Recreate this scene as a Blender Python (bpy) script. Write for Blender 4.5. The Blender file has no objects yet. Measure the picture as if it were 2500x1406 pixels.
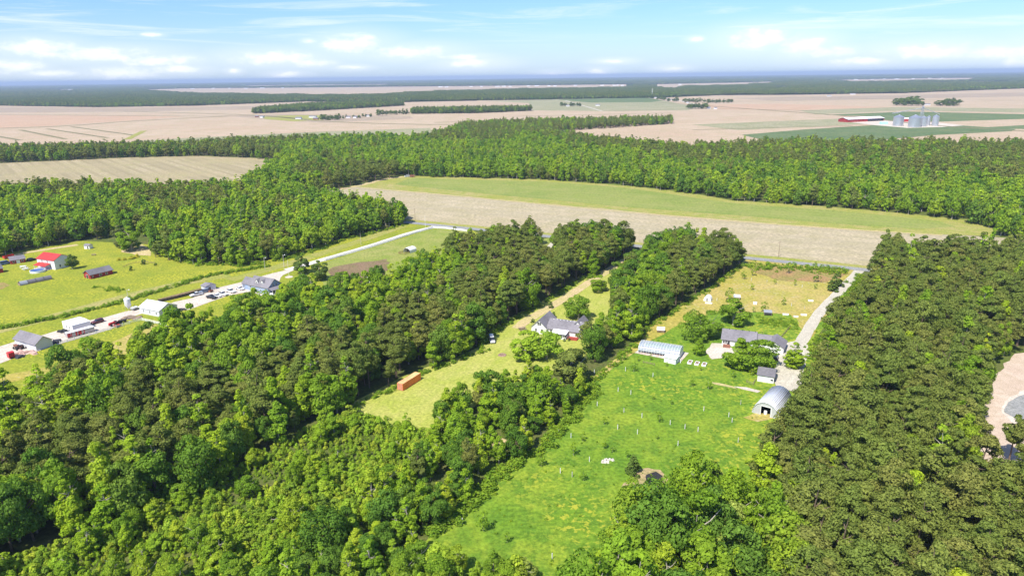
import bpy, bmesh, math, random
import numpy as np
from mathutils import Matrix, Vector
R = math.radians
SC = bpy.context.scene
COL = SC.collection
random.seed(7)

# ------------------------------------------------------------ camera
F = 1690.0; CX, CY = 1250.0, 703.0; H = 100.0
TH, RO = math.atan(516.0 / F), R(0.756)
r0 = np.array([1., 0, 0]); u0 = np.array([0, math.sin(TH), math.cos(TH)]); fw = np.array([0, math.cos(TH), -math.sin(TH)])
rr = math.cos(RO) * r0 - math.sin(RO) * u0
uu = math.cos(RO) * u0 + math.sin(RO) * r0
cam = bpy.data.cameras.new('camera'); camo = bpy.data.objects.new('camera', cam); COL.objects.link(camo)
camo.matrix_world = Matrix(((rr[0], uu[0], -fw[0], 0), (rr[1], uu[1], -fw[1], 0), (rr[2], uu[2], -fw[2], H), (0, 0, 0, 1)))
cam.sensor_width = 36; cam.lens = 36 * F / 2500; cam.clip_end = 150000; cam.clip_start = 1
SC.camera = camo

def raydir(px, py):
    return fw + rr * ((px - CX) / F) + uu * ((CY - py) / F)
def G(px, py, z=0.0):
    d = raydir(px, py); t = (z - H) / d[2]
    return np.array([d[0] * t, d[1] * t])
def PX(x, y, z):
    p = np.stack([np.asarray(x, float), np.asarray(y, float), np.asarray(z, float) - H + 0 * np.asarray(x, float)], -1)
    d = p @ fw
    return CX + F * (p @ rr) / d, CY - F * (p @ uu) / d, d
def mpp(px, py):
    """photo pixels per metre at a ground point"""
    g = G(px, py); return F / (np.array([g[0], g[1], -H]) @ fw)

# ------------------------------------------------------------ sun, sky, exposure
SUN_EL, SUN_AZ = 53.0, -144.0          # azimuth clockwise from +Y (view direction): from behind the camera and the left
az, el = R(SUN_AZ), R(SUN_EL)
sv = Vector((math.sin(az) * math.cos(el), math.cos(az) * math.cos(el), math.sin(el)))
sun = bpy.data.lights.new('sun', 'SUN'); sun.energy = 4.5; sun.angle = R(0.55); sun.color = (1, .95, .86)
so = bpy.data.objects.new('sun', sun); COL.objects.link(so); so.location = (-300, 0, 400)
so.rotation_euler = sv.to_track_quat('Z', 'Y').to_euler()
SC.view_settings.view_transform = 'Standard'; SC.view_settings.look = 'None'; SC.view_settings.gamma = 1
SC.view_settings.exposure = 0.70
cy = SC.cycles
cy.max_bounces = 5; cy.diffuse_bounces = 3; cy.glossy_bounces = 2; cy.transmission_bounces = 4; cy.transparent_max_bounces = 6
cy.volume_bounces = 0
try:
    cy.use_denoising = True; cy.denoiser = 'OPENIMAGEDENOISE'; cy.denoising_input_passes = 'RGB_ALBEDO_NORMAL'
except Exception: pass
cy.use_adaptive_sampling = False

class NT:
    """small node-tree writer"""
    def __init__(s, nt): s.t = nt; nt.nodes.clear()
    def n(s, typ, ins=None, **kw):
        nd = s.t.nodes.new(typ)
        for k, v in kw.items(): setattr(nd, k, v)
        for k, v in (ins or {}).items():
            sk = nd.inputs[k]
            if isinstance(v, bpy.types.NodeSocket): s.t.links.new(v, sk)
            elif v is not None:
                if sk.type == 'RGBA' and len(v) == 3: v = (*v, 1)
                sk.default_value = v
        return nd
    def m(s, op, a, b=None, c=None, clamp=False):
        ins = {0: a}
        if b is not None: ins[1] = b
        if c is not None: ins[2] = c
        return s.n('ShaderNodeMath', ins, operation=op, use_clamp=clamp).outputs[0]
    def v(s, op, a, b=None):
        ins = {0: a}
        if b is not None: ins[1] = b
        nd = s.n('ShaderNodeVectorMath', ins, operation=op)
        return nd.outputs['Value'] if op in ('LENGTH', 'DOT_PRODUCT') else nd.outputs[0]
    def mix(s, f, a, b, blend='MIX'):
        nd = s.n('ShaderNodeMix', data_type='RGBA', blend_type=blend)
        for i, v in ((0, f), (6, a), (7, b)):
            if isinstance(v, bpy.types.NodeSocket): s.t.links.new(v, nd.inputs[i])
            else: nd.inputs[i].default_value = (*v, 1) if (i and len(v) == 3) else v
        return nd.outputs[2]
    def noise(s, vec, scale, detail=3, rough=.55, dist=0):
        return s.n('ShaderNodeTexNoise', {'Vector': vec, 'Scale': scale, 'Detail': detail, 'Roughness': rough, 'Distortion': dist}).outputs[0]
    def ss(s, x, a, b):
        return s.n('ShaderNodeMapRange', {0: x, 1: a, 2: b, 3: 0., 4: 1.}, interpolation_type='SMOOTHSTEP').outputs[0]

world = bpy.data.worlds.new('World'); SC.world = world; world.use_nodes = True
def build_sky():
    t = NT(world.node_tree)
    sky = t.n('ShaderNodeTexSky', sky_type='NISHITA', sun_disc=False, sun_elevation=R(SUN_EL), sun_rotation=R(SUN_AZ), altitude=100, air_density=1.0, dust_density=0.6, ozone_density=2.2)
    tc = t.n('ShaderNodeTexCoord').outputs['Generated']
    nrm = t.v('NORMALIZE', tc)
    xyz = t.n('ShaderNodeSeparateXYZ', {0: nrm}).outputs
    U = t.m('MULTIPLY', t.m('ARCTAN2', xyz[0], xyz[1]), F)
    V = t.m('MULTIPLY', t.m('ARCSINE', xyz[2]), F)
    P = t.n('ShaderNodeCombineXYZ', {0: U, 1: V, 2: 0.}).outputs[0]
    mx = None
    clouds = [(90,118,80,20),(240,133,125,17),(390,148,90,14),(300,180,80,16),(430,170,65,11),(30,162,60,16),(670,142,115,18),(760,154,55,11),(860,108,85,26),(757,101,20,7),
              (1000,128,105,18),(1150,155,75,13),(700,183,42,9),(1460,177,30,9),(1850,96,85,26),(1960,110,65,27),(2025,128,60,14),(2270,126,110,19),(2430,128,75,17),(2495,135,40,26),
              (570,173,20,7),(1700,96,20,7),(1640,169,35,7),(1350,183,45,8),(370,85,22,5),(860,165,40,6),(1130,140,60,8),(120,180,60,8),(2100,150,80,10),(1500,150,40,6),
              (-300,120,160,30),(-700,150,200,24),(2800,110,160,30),(3200,140,220,26)]
    for cx, cyy, w, h in clouds:
        d = raydir(cx, cyy); d = d / np.linalg.norm(d)
        c = (math.atan2(d[0], d[1]) * F, math.asin(d[2]) * F, 0)
        q = t.v('LENGTH', t.v('DIVIDE', t.v('SUBTRACT', P, c), (w, h, 1)))
        q = t.m('SUBTRACT', 1.0, q)
        mx = q if mx is None else t.m('MAXIMUM', mx, q)
    ps = t.v('MULTIPLY', P, (1 / 38., 1 / 20., 1))
    fb = t.noise(ps, 1.0, 6, .6)
    dens = t.ss(t.m('ADD', t.m('MULTIPLY', mx, .75), t.m('MULTIPLY', t.m('SUBTRACT', fb, .5), 1.7)), .0, .80)
    dens = t.m('MULTIPLY', dens, t.ss(mx, -.25, .3))
    halo = t.m('MULTIPLY', t.ss(mx, -1.2, .6), .34)
    cir = t.noise(t.v('MULTIPLY', P, (1 / 520., 1 / 30., 1)), 1.0, 6, .66, .9)
    cir = t.m('MULTIPLY', t.ss(cir, .46, .8), t.m('MULTIPLY', t.ss(V, 30., 110.), .75))
    low = t.m('MULTIPLY', t.m('SUBTRACT', 1.0, t.ss(V, -10., 150.)), .42)
    K = 6.3
    col = t.mix(1.0, sky.outputs[0], (.52, .69, 1.02), 'MULTIPLY')
    col = t.mix(low, col, (.78 * K, .88 * K, 1.0 * K))
    col = t.mix(t.m('MAXIMUM', cir, halo), col, (.93 * K, .97 * K, 1.02 * K))
    shade = t.noise(t.v('MULTIPLY', P, (1 / 60., 1 / 16., 1)), 1.0, 4, .5)
    ccol = t.mix(t.ss(shade, .35, .65), (.90 * K, .95 * K, 1.03 * K), (1.02 * K, 1.02 * K, 1.03 * K))
    col = t.mix(t.m('MULTIPLY', dens, .92), col, ccol)
    bg = t.n('ShaderNodeBackground', {0: col, 1: 0.12})
    t.n('ShaderNodeOutputWorld', {0: bg.outputs[0]})
build_sky()

# ------------------------------------------------------------ object helpers
MATS = {}
def principled(name, base, rough=.8, metal=0., spec=.3, var=.12, scale=2.0, alpha=None, trans=0., bump=0.0, coord='Object'):
    """plain procedural paint / plaster / metal: base colour with soft grime"""
    if name in MATS: return MATS[name]
    m = bpy.data.materials.new(name); m.use_nodes = True; t = NT(m.node_tree)
    tc = t.n('ShaderNodeTexCoord').outputs[coord]
    a = t.noise(tc, scale, 4, .6); b = t.noise(tc, scale * .17, 2)
    f = t.m('ADD', t.m('MULTIPLY', a, .6), t.m('MULTIPLY', b, .4))
    lo = tuple(c * (1 - var * 1.6) for c in base); hi = tuple(min(1, c * (1 + var)) for c in base)
    c = t.mix(t.ss(f, .3, .68), lo, hi)
    ins = {'Base Color': c, 'Roughness': rough, 'Metallic': metal, 'Specular IOR Level': spec}
    if trans: ins['Transmission Weight'] = trans
    if alpha is not None: ins['Alpha'] = alpha
    if bump: ins['Normal'] = t.n('ShaderNodeBump', {'Strength': bump, 'Distance': .05, 'Height': a}).outputs[0]
    p = t.n('ShaderNodeBsdfPrincipled', ins)
    t.n('ShaderNodeOutputMaterial', {0: p.outputs[0]})
    MATS[name] = m; return m

def lines_mat(name, base, axis, period, depth=.35, rough=.6, metal=0., var=.1, spec=.3):
    """siding, standing-seam or shingle courses: thin darker lines every period metres along axis, with bump"""
    if name in MATS: return MATS[name]
    m = bpy.data.materials.new(name); m.use_nodes = True; t = NT(m.node_tree)
    tc = t.n('ShaderNodeTexCoord').outputs['Object']
    s = t.n('ShaderNodeSeparateXYZ', {0: tc}).outputs['XYZ'.index(axis)]
    fr = t.m('FRACT', t.m('MULTIPLY', s, 1 / period))
    ln = t.ss(fr, .0, .25)
    g = t.noise(tc, 1.3, 5, .65); g2 = t.noise(tc, .18, 3)
    f = t.m('ADD', t.m('MULTIPLY', g, .55), t.m('MULTIPLY', g2, .45))
    c = t.mix(t.ss(f, .3, .7), tuple(x * (1 - var * 1.7) for x in base), tuple(min(1, x * (1 + var)) for x in base))
    c = t.mix(t.m('MULTIPLY', t.m('SUBTRACT', 1., ln), depth), c, tuple(x * .55 for x in base))
    bp = t.n('ShaderNodeBump', {'Strength': .5, 'Distance': .04, 'Height': ln}).outputs[0]
    p = t.n('ShaderNodeBsdfPrincipled', {'Base Color': c, 'Roughness': rough, 'Metallic': metal, 'Specular IOR Level': spec, 'Normal': bp})
    t.n('ShaderNodeOutputMaterial', {0: p.outputs[0]})
    MATS[name] = m; return m

class MB:
    def __init__(s): s.v = []; s.f = []
    def poly(s, pts): 
        i = len(s.v); s.v += [tuple(p) for p in pts]; s.f.append(tuple(range(i, i + len(pts)))); return s
    def box(s, x0, y0, z0, x1, y1, z1, taper=0., rz=0.):
        cx, cy_ = (x0 + x1) / 2, (y0 + y1) / 2; i = len(s.v)
        for z, k in ((z0, 1.), (z1, 1. - taper)):
            for x, y in ((x0, y0), (x1, y0), (x1, y1), (x0, y1)):
                dx, dy = (x - cx) * k, (y - cy_) * k
                s.v.append((cx + dx * math.cos(rz) - dy * math.sin(rz), cy_ + dx * math.sin(rz) + dy * math.cos(rz), z))
        s.f += [(i+3,i+2,i+1,i), (i+4,i+5,i+6,i+7)] + [(i+k, i+(k+1)%4, i+4+(k+1)%4, i+4+k) for k in range(4)]
        return s
    def prism(s, prof, a0, a1, axis='x'):
        """polygon profile in the other two axes, extruded along axis"""
        i = len(s.v); n = len(prof)
        for a in (a0, a1):
            for p, q in prof:
                s.v.append((a, p, q) if axis == 'x' else ((p, a, q) if axis == 'y' else (p, q, a)))
        s.f += [tuple(range(i + n - 1, i - 1, -1)), tuple(range(i + n, i + 2 * n))]
        s.f += [(i+k, i+(k+1)%n, i+n+(k+1)%n, i+n+k) for k in range(n)]
        return s
    def tube(s, p0, p1, ra, rb=None, n=8):
        rb = ra if rb is None else rb
        p0, p1 = Vector(p0), Vector(p1); d = (p1 - p0).normalized()
        a = d.orthogonal().normalized(); b = d.cross(a); i = len(s.v)
        for p, r_ in ((p0, ra), (p1, rb)):
            for k in range(n):
                w = 2 * math.pi * k / n; s.v.append(tuple(p + (a * math.cos(w) + b * math.sin(w)) * r_))
        s.f += [tuple(range(i + n - 1, i - 1, -1)), tuple(range(i + n, i + 2 * n))] + [(i+k, i+(k+1)%n, i+n+(k+1)%n, i+n+k) for k in range(n)]
        return s
    def lathe(s, prof, n=20, cx=0., cy_=0.):
        i = len(s.v)
        for r_, z in prof:
            for k in range(n):
                w = 2 * math.pi * k / n; s.v.append((cx + r_ * math.cos(w), cy_ + r_ * math.sin(w), z))
        for j in range(len(prof) - 1):
            for k in range(n):
                s.f.append((i+j*n+k, i+j*n+(k+1)%n, i+(j+1)*n+(k+1)%n, i+(j+1)*n+k))
        s.f.append(tuple(range(i + n - 1, i - 1, -1))); s.f.append(tuple(i + (len(prof)-1)*n + k for k in range(n)))
        return s
    def mesh(s, name, mat, smooth=False):
        me = bpy.data.meshes.new(name); me.from_pydata(s.v, [], s.f); me.update()
        bm = bmesh.new(); bm.from_mesh(me); bmesh.ops.recalc_face_normals(bm, faces=bm.faces); bm.to_mesh(me); bm.free()
        if mat: me.materials.append(mat)
        if smooth:
            me.shade_smooth()
            try: me.set_sharp_from_angle(angle=R(35))
            except Exception: pass
        return me
    def build(s, name, mat, parent=None, smooth=False):
        o = bpy.data.objects.new(name, s.mesh(name, mat, smooth)); COL.objects.link(o)
        if parent is not None: o.parent = parent
        return o

def tag(o, label=None, cat=None, group=None, kind=None):
    if label: o['label'] = label
    if cat: o['category'] = cat
    if group: o['group'] = group
    if kind: o['kind'] = kind
    return o
def empty(name, x, y, rz=0., z=0., label=None, cat=None, group=None):
    o = bpy.data.objects.new(name, None); COL.objects.link(o); o.empty_display_size = .5
    o.location = (x, y, z); o.rotation_euler = (0, 0, rz)
    return tag(o, label, cat, group)
def kids(o): return [c for c in bpy.data.objects if c.parent == o]
def copy_tree(o, loc=None, rz=None, scale=None, label=None, group=None, _ch=None):
    ch = CH.get(o.name) or kids(o); CH[o.name] = ch
    c = o.copy(); COL.objects.link(c)
    if loc is not None: c.location = loc
    if rz is not None: c.rotation_euler = (0, 0, rz)
    if scale is not None: c.scale = scale
    if label: c['label'] = label
    if group: c['group'] = group
    for k in ch:
        d = copy_tree(k); d.parent = c
    return c
CH = {}
def frame(A, B):
    """A, B: photo pixels of two base corners on the ground, left to right as seen; returns origin, angle, length; +y runs away from the viewer"""
    a, b = G(*A), G(*B); d = b - a
    return a, math.atan2(d[1], d[0]), float(np.hypot(*d))
def dist_px(A, B): return float(np.hypot(*(G(*A) - G(*B))))

def inpoly(px, py, poly):
    px = np.asarray(px, float); py = np.asarray(py, float); ins = np.zeros(px.shape, bool); n = len(poly)
    for i in range(n):
        x1, y1 = poly[i]; x2, y2 = poly[(i + 1) % n]
        if y1 == y2: continue
        c = ((y1 > py) != (y2 > py)) & (px < (x2 - x1) * (py - y1) / (y2 - y1) + x1); ins ^= c
    return ins
# ------------------------------------------------------------ ground materials (world metres)
def ground_mat(name, cols, scales=(.012, .09, .8), fleck=None, rows=None, rough=.95, bump=.0, contrast=1.0, tracks=None):
    """cols: 3 base colours blended by three sizes of noise; rows=(angle, period, strength, colour); fleck=(colour, scale, thr)"""
    m = bpy.data.materials.new(name); m.use_nodes = True; t = NT(m.node_tree)
    tc = t.n('ShaderNodeTexCoord').outputs['Object']
    n1 = t.noise(tc, scales[0], 4, .6, .3); n2 = t.noise(tc, scales[1], 4, .6, .4); n3 = t.noise(tc, scales[2], 5, .7)
    k = .16 / contrast
    c = t.mix(t.ss(n1, .5 - k, .5 + k), cols[0], cols[1])
    c = t.mix(t.m('MULTIPLY', t.ss(n2, .5 - k * .9, .5 + k * 1.3), .8), c, cols[2])
    f3 = t.ss(n3, .28, .72)
    c = t.mix(1.0, c, t.mix(f3, (.62, .64, .6), (1.3, 1.28, 1.2)), 'MULTIPLY')
    if rows:
        an, per, st, rc = rows
        s = t.v('DOT_PRODUCT', tc, (-math.sin(an), math.cos(an), 0))
        s = t.m('ADD', s, t.m('MULTIPLY', n2, per * .5))
        for q, w in ((per, 1.0), (per * .31, .6), (per * 3.7, .7)):
            sn = t.m('SINE', t.m('MULTIPLY', s, 2 * math.pi / q))
            c = t.mix(t.m('MULTIPLY', t.m('MULTIPLY', t.ss(sn, -.2, 1.), st * w), t.ss(n1, .3, .6)), c, rc)
    if fleck:
        fc, fs, th = fleck
        fn = t.noise(tc, fs, 3, .75); big = t.noise(tc, fs * .045, 3)
        c = t.mix(t.m('MULTIPLY', t.ss(fn, th, th + .1), t.ss(big, .45, .62)), c, fc)
    ins = {'Base Color': c, 'Roughness': rough, 'Specular IOR Level': .1}
    if bump: ins['Normal'] = t.n('ShaderNodeBump', {'Strength': bump, 'Distance': .4, 'Height': n3}).outputs[0]
    p = t.n('ShaderNodeBsdfPrincipled', ins)
    t.n('ShaderNodeOutputMaterial', {0: p.outputs[0]})
    return m
ROWA = math.atan2(*(G(2000, 645) - G(1150, 558))[::-1])
ROWB = math.atan2(*(G(850, 455) - G(400, 447))[::-1])
def ang(a, b): return math.atan2(*(G(*b) - G(*a))[::-1])
MG = dict(
    floor=ground_mat('forest_floor', [(.075, .10, .022), (.10, .14, .024), (.13, .125, .045)], (.02, .12, .9)),
    soil=ground_mat('bare_soil', [(.445, .325, .235), (.50, .375, .275), (.385, .31, .19)], (.006, .03, .35), rows=(ROWA, 17., .22, (.36, .31, .22))),
    soil_near=ground_mat('bare_soil_near', [(.40, .33, .22), (.455, .38, .265), (.35, .305, .175)], (.012, .07, .5), rows=(ROWA, 15., .35, (.30, .265, .17))),
    soil_left=ground_mat('bare_soil_left', [(.37, .30, .18), (.43, .35, .235), (.33, .295, .15)], (.01, .06, .5), rows=(ang((80, 395), (150, 440)), 14., .75, (.27, .225, .125))),
    soil_red=ground_mat('red_soil', [(.46, .30, .205), (.49, .335, .235), (.42, .30, .20)], (.01, .04, .4)),
    crop=ground_mat('green_crop', [(.175, .235, .05), (.215, .26, .055), (.26, .275, .08)], (.01, .05, .5), rows=(ROWA, 11., .35, (.27, .28, .085))),
    crop_dark=ground_mat('dark_crop', [(.115, .165, .07), (.10, .15, .06), (.16, .19, .085)], (.004, .02, .2)),
    crop_pale=ground_mat('pale_crop', [(.29, .28, .17), (.34, .305, .20), (.245, .25, .13)], (.004, .02, .2)),
    verge=ground_mat('dry_verge', [(.30, .29, .07), (.36, .31, .12), (.22, .27, .04)], (.03, .15, 1.0)),
    lawn=ground_mat('farm_grass', [(.25, .275, .028), (.31, .31, .036), (.19, .24, .026)], (.016, .09, .9), fleck=((.52, .46, .03), .9, .53)),
    pasture=ground_mat('pasture', [(.24, .28, .05), (.29, .29, .09), (.19, .25, .04)], (.02, .1, .9)),
    pale_lawn=ground_mat('pale_lawn', [(.36, .37, .075), (.42, .40, .12), (.30, .345, .05)], (.03, .12, 1.0), rows=(R(70), 3.2, .25, (.26, .32, .05))),
    meadow=ground_mat('lush_meadow', [(.14, .245, .02), (.22, .295, .028), (.09, .185, .018)], (.03, .16, .9), fleck=((.36, .36, .035), .45, .52), bump=.5, contrast=1.3),
    orchard=ground_mat('dry_orchard_grass', [(.37, .305, .065), (.43, .335, .125), (.30, .295, .05)], (.025, .1, .9), fleck=((.42, .36, .2), .5, .55)),
    red_grass=ground_mat('red_dry_grass', [(.36, .20, .11), (.30, .22, .08), (.22, .22, .06)], (.03, .12, .9)),
    dirt=ground_mat('brown_dirt', [(.20, .13, .085), (.25, .17, .11), (.17, .15, .06)], (.04, .15, 1.)),
    track=ground_mat('dirt_track', [(.54, .40, .25), (.50, .40, .22), (.42, .37, .16)], (.05, .2, 1.2), rows=(ang((1350,746),(1560,621)), 2.2, .3, (.42, .38, .14))),
    gravel=ground_mat('pale_gravel', [(.57, .49, .43), (.63, .55, .49), (.50, .43, .365)], (.06, .2, 1.6), rows=(ang((164,801),(345,754)), 4.2, .35, (.47, .40, .33)), contrast=1.3),
    concrete=ground_mat('concrete_drive', [(.50, .46, .39), (.55, .51, .44), (.44, .40, .33)], (.05, .3, 2.), rows=(ang((1958,832),(2097,660)), 2.3, .35, (.40, .36, .29))),
    white_gravel=ground_mat('white_gravel', [(.68, .64, .60), (.74, .70, .66), (.62, .57, .52)], (.05, .25, 2.), rows=(ang((793,633),(1062,554)), 2.4, .3, (.55, .50, .44))),
    furrow=ground_mat('field_margin', [(.20, .175, .10), (.24, .20, .12), (.17, .17, .075)], (.02, .1, .6)),
    soil_grey=ground_mat('greyish_soil', [(.35, .265, .205), (.39, .30, .23), (.31, .255, .165)], (.005, .03, .3)),
    asphalt=ground_mat('grey_asphalt', [(.27, .27, .28), (.30, .30, .30), (.24, .24, .24)], (.05, .3, 2.)),
    pink_dirt=ground_mat('pink_dirt', [(.50, .39, .32), (.55, .445, .37), (.43, .33, .25)], (.05, .2, 4.)),
    mudbank=ground_mat('mud_bank', [(.42, .30, .18), (.36, .28, .15), (.25, .24, .08)], (.1, .4, 1.5)),
)
def smooth_poly(pts, amp=.0, step=None, seed=0):
    """densify a world polygon and wobble its edge a little so that it is not ruler-straight"""
    out = []; n = len(pts); rs = random.Random(seed)
    for i in range(n):
        a, b = np.array(pts[i]), np.array(pts[(i + 1) % n]); L = np.hypot(*(b - a))
        k = max(1, min(40, int(L / step))) if step else 1
        nn = np.array([-(b - a)[1], (b - a)[0]]) / max(L, 1e-6)
        for j in range(k):
            p = a + (b - a) * j / k
            if amp: p = p + nn * rs.uniform(-amp, amp)
            out.append((p[0], p[1]))
    return out
def sheet(name, pix, z, mat, amp=0., step=None, world=False, seed=1):
    pts = [tuple(p) for p in pix] if world else [tuple(G(*p)) for p in pix]
    if step: pts = smooth_poly(pts, amp, step, seed)
    bm = bmesh.new(); vs = [bm.verts.new((x, y, z)) for x, y in pts]; f = bm.faces.new(vs)
    bmesh.ops.triangulate(bm, faces=[f]); bmesh.ops.recalc_face_normals(bm, faces=bm.faces)
    if bm.faces and sum(q.normal.z for q in bm.faces) < 0: bmesh.ops.reverse_faces(bm, faces=bm.faces)
    me = bpy.data.meshes.new(name); bm.to_mesh(me); bm.free(); me.materials.append(mat)
    o = bpy.data.objects.new(name, me); COL.objects.link(o); o['kind'] = 'structure'; return o
def lane(name, pix, width, z, mat, world=False):
    P = [np.array(p, float) if world else G(*p) for p in pix]
    # Catmull-Rom densify
    Q = []
    for i in range(len(P) - 1):
        p0, p1, p2, p3 = P[max(i-1, 0)], P[i], P[i+1], P[min(i+2, len(P)-1)]
        for s in np.linspace(0, 1, 9)[:-1]:
            Q.append(.5 * (2*p1 + (p2-p0)*s + (2*p0-5*p1+4*p2-p3)*s*s + (3*p1-p0-3*p2+p3)*s**3))
    Q.append(P[-1]); L = []; Rt = []
    for i, q in enumerate(Q):
        d = Q[min(i+1, len(Q)-1)] - Q[max(i-1, 0)]; n = np.array([-d[1], d[0]]) / max(np.hypot(*d), 1e-6)
        w = width * .5 * (1 + .05 * math.sin(i * 1.7)); L.append(q + n * w); Rt.append(q - n * w)
    m = MB(); m.v = [(p[0], p[1], z) for p in L] + [(p[0], p[1], z) for p in Rt]; n = len(L)
    m.f = [(i, n+i, n+i+1, i+1) for i in range(n - 1)]
    o = m.build(name, mat); o['kind'] = 'structure'
    return o
# one ground sheet to the horizon, finer near the viewer
def ground():
    g = [0, 60, 120, 200, 320, 500, 800, 1300, 2100, 3400, 5500, 9000, 14000, 22000, 39000]
    xs = [-v for v in g[:0:-1]] + g
    m = MB(); n = len(xs)
    m.v = [(x, y, 0) for y in xs for x in xs]
    m.f = [(j*n+i, j*n+i+1, (j+1)*n+i+1, (j+1)*n+i) for j in range(n-1) for i in range(n-1)]
    o = m.build('ground', MG['floor']); o['kind'] = 'structure'
ground()
# --- far plain and its fields
sheet('field', [(-900,268),(-300,263),(0,258),(240,262),(480,258),(740,248.5),(990,250),(1170,246),(1600,240),(1750,233),(1940,232),(2200,228),(2510,216),(3200,196),(3200,365),(2500,365),(2000,362),(1650,365),(1400,350),(1100,345),(720,352),(330,367),(-300,385),(-900,400)], .10, MG['soil'])
FARF = [  # far fields cut out of the far-off wood (their near edges lie behind the wood in front)
    [(330,220),(440,216.5),(780,214),(1250,209.5),(1560,206),(1545,217),(1250,222),(1050,228),(900,237),(700,236),(520,233),(400,229)],
    [(125,219),(200,218),(205,224),(120,225)],
    [(1560,207),(1780,202.5),(1920,199),(1900,208),(1600,217)],
    [(1990,196.5),(2150,193.5),(2310,191),(2400,190.5),(2400,197),(2320,200),(2100,204)],
    [(1880,213),(1935,211.5),(1930,219),(1880,220)],
    [(1610,215.5),(1660,214),(1665,220),(1610,221)],
    [(2240,203),(2500,197.5),(2700,195),(2700,201),(2500,203),(2250,208)],
    [(560,209.5),(800,207),(960,205.5),(960,210),(800,212),(570,214)],
]
for p in FARF: sheet('field', p, .3, MG['soil'])
sheet('field', [(0,281),(450,285),(300,296),(120,308),(0,313),(-300,318),(-300,280)], .16, MG['soil_red'])
sheet('field', [(1180,247),(1360,243),(1580,238),(1700,262),(1680,270),(1480,272),(1300,270),(1290,252)], .16, MG['crop_pale'])
sheet('field', [(1360,244),(1500,240),(1560,236.5),(1620,246),(1590,250),(1440,251)], .22, MG['crop_dark'])
sheet('field', [(350,343),(760,323),(1050,313),(1060,326),(720,345),(350,362)], .16, MG['crop_pale'])
sheet('field', [(2010,281),(2220,273),(2520,280),(2700,284),(2700,290),(2500,291),(2290,298),(2180,296),(2110,284)], .16, MG['crop_dark'])
sheet('field', [(1690,305),(2080,289),(2110,303),(1835,317),(1800,318)], .16, MG['crop_pale'])
sheet('field', [(1810,330),(1960,317),(2150,305),(2300,304),(2480,316),(2470,321),(2290,330),(2120,345),(1900,350)], .22, MG['crop_dark'])
sheet('field', [(1950,270),(2200,262),(2520,266),(2520,276),(2220,270),(1990,280)], .18, MG['crop_pale'])
sheet('field', [(2380,313),(2520,305),(2700,300),(2700,320),(2520,316)], .2, MG['crop_dark'])
sheet('grass', [(635,286),(700,282),(790,282),(790,293),(720,297),(650,292)], .2, MG['verge'])['kind'] = 'structure'
sheet('farmyard', [(2068,298),(2160,294),(2290,300),(2355,307),(2300,311),(2215,313),(2130,306)], .26, MG['gravel'])
lane('road', [(1700,256),(1640,243),(1590,238)], 14, .3, MG['concrete'])
lane('road', [(300,272),(620,282),(780,296),(1000,304),(1180,304)], 15, .24, MG['furrow'])
lane('road', [(-200,318),(120,310),(330,296),(560,284)], 17, .24, MG['furrow'])
lane('field_margin', [(-200,284),(0,281),(450,284),(620,283)], 13, .24, MG['furrow'])['kind'] = 'structure'
for q in ([(-60,324),(50,343)], [(50,318),(160,340)], [(115,315),(262,337)], [(175,310),(330,331)], [(650,285),(760,292)], [(1060,300),(1250,292)], [(1480,272),(1760,266),(2000,272)], [(1250,285),(1640,276)], [(1690,318),(1900,312),(2080,308)], [(1780,232),(2180,243),(2560,246)], [(1700,250),(1950,246),(2200,240)]): lane('field_margin', q, 9, .24, MG['furrow'])['kind'] = 'structure'
sheet('field', [(560,284),(700,279),(1000,284),(1010,290),(790,300),(700,296)], .13, MG['soil_grey'])
sheet('field', [(1780,240),(2180,233),(2700,222),(2700,232),(2300,240),(1900,247)], .13, MG['soil_grey'])
sheet('field', [(0,262),(240,264),(480,262),(760,256),(600,268),(300,274),(-200,276)], .13, MG['soil_grey'])
sheet('field', [(1700,256),(1900,254),(2180,262),(2000,270),(1750,268)], .14, MG['soil_red'])
lane('track', [(310,341),(352,320)], 12, .3, MG['verge'])['kind'] = 'structure'
lane('road', [(1380,246),(1470,272)], 8, .3, MG['concrete'])
lane('road', [(1600,250),(1850,268),(2080,285),(2260,305),(2520,322)], 13, .28, MG['furrow'])
# --- middle fields
sheet('field', [(-400,404),(0,399),(310,385),(480,381),(670,388),(725,400),(640,470),(400,485),(-400,490)], .08, MG['soil_left'])
sheet('field', [(740,478),(800,466),(870,455),(1100,474),(1400,502),(1700,529),(2000,552),(2300,572),(2440,580),(2700,600),(2700,740),(2400,688),(2105,656),(1820,627),(1350,577),(1150,556),(990,541),(880,530)], .08, MG['soil_near'])
sheet('field', [(868,456),(930,440),(990,429),(1190,435),(1330,439),(1480,449),(1640,466),(1790,489),(2000,504),(2200,520),(2360,538),(2430,562),(2445,580),(2300,575),(2000,555),(1700,532),(1400,505),(1100,477)], .12, MG['verge'], 2.5, 30)
sheet('field', [(960,450),(1000,436),(1190,440),(1330,444),(1480,455),(1640,474),(1790,497),(2000,512),(2180,527),(2290,540),(2330,553),(2250,560),(2000,543),(1700,520),(1400,494),(1100,466)], .16, MG['crop'], 2., 30)
lane('track', [(795,466),(870,455),(935,439),(985,432)], 7, .2, MG['track'])['kind'] = 'structure'
lane('track', [(880,459),(1100,478),(1400,506),(1700,533),(2000,556),(2300,575)], 3, .2, MG['track'])['kind'] = 'structure'
lane('verge', [(860,527),(990,540),(1150,555.5),(1350,576),(1820,626),(2100,654),(2500,698)], 12, .14, MG['verge'])['kind'] = 'structure'
lane('road', [(860,530),(990,543),(1150,559),(1350,579),(1820,630),(2100,658),(2500,702)], 6.5, .19, MG['asphalt'])
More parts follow.
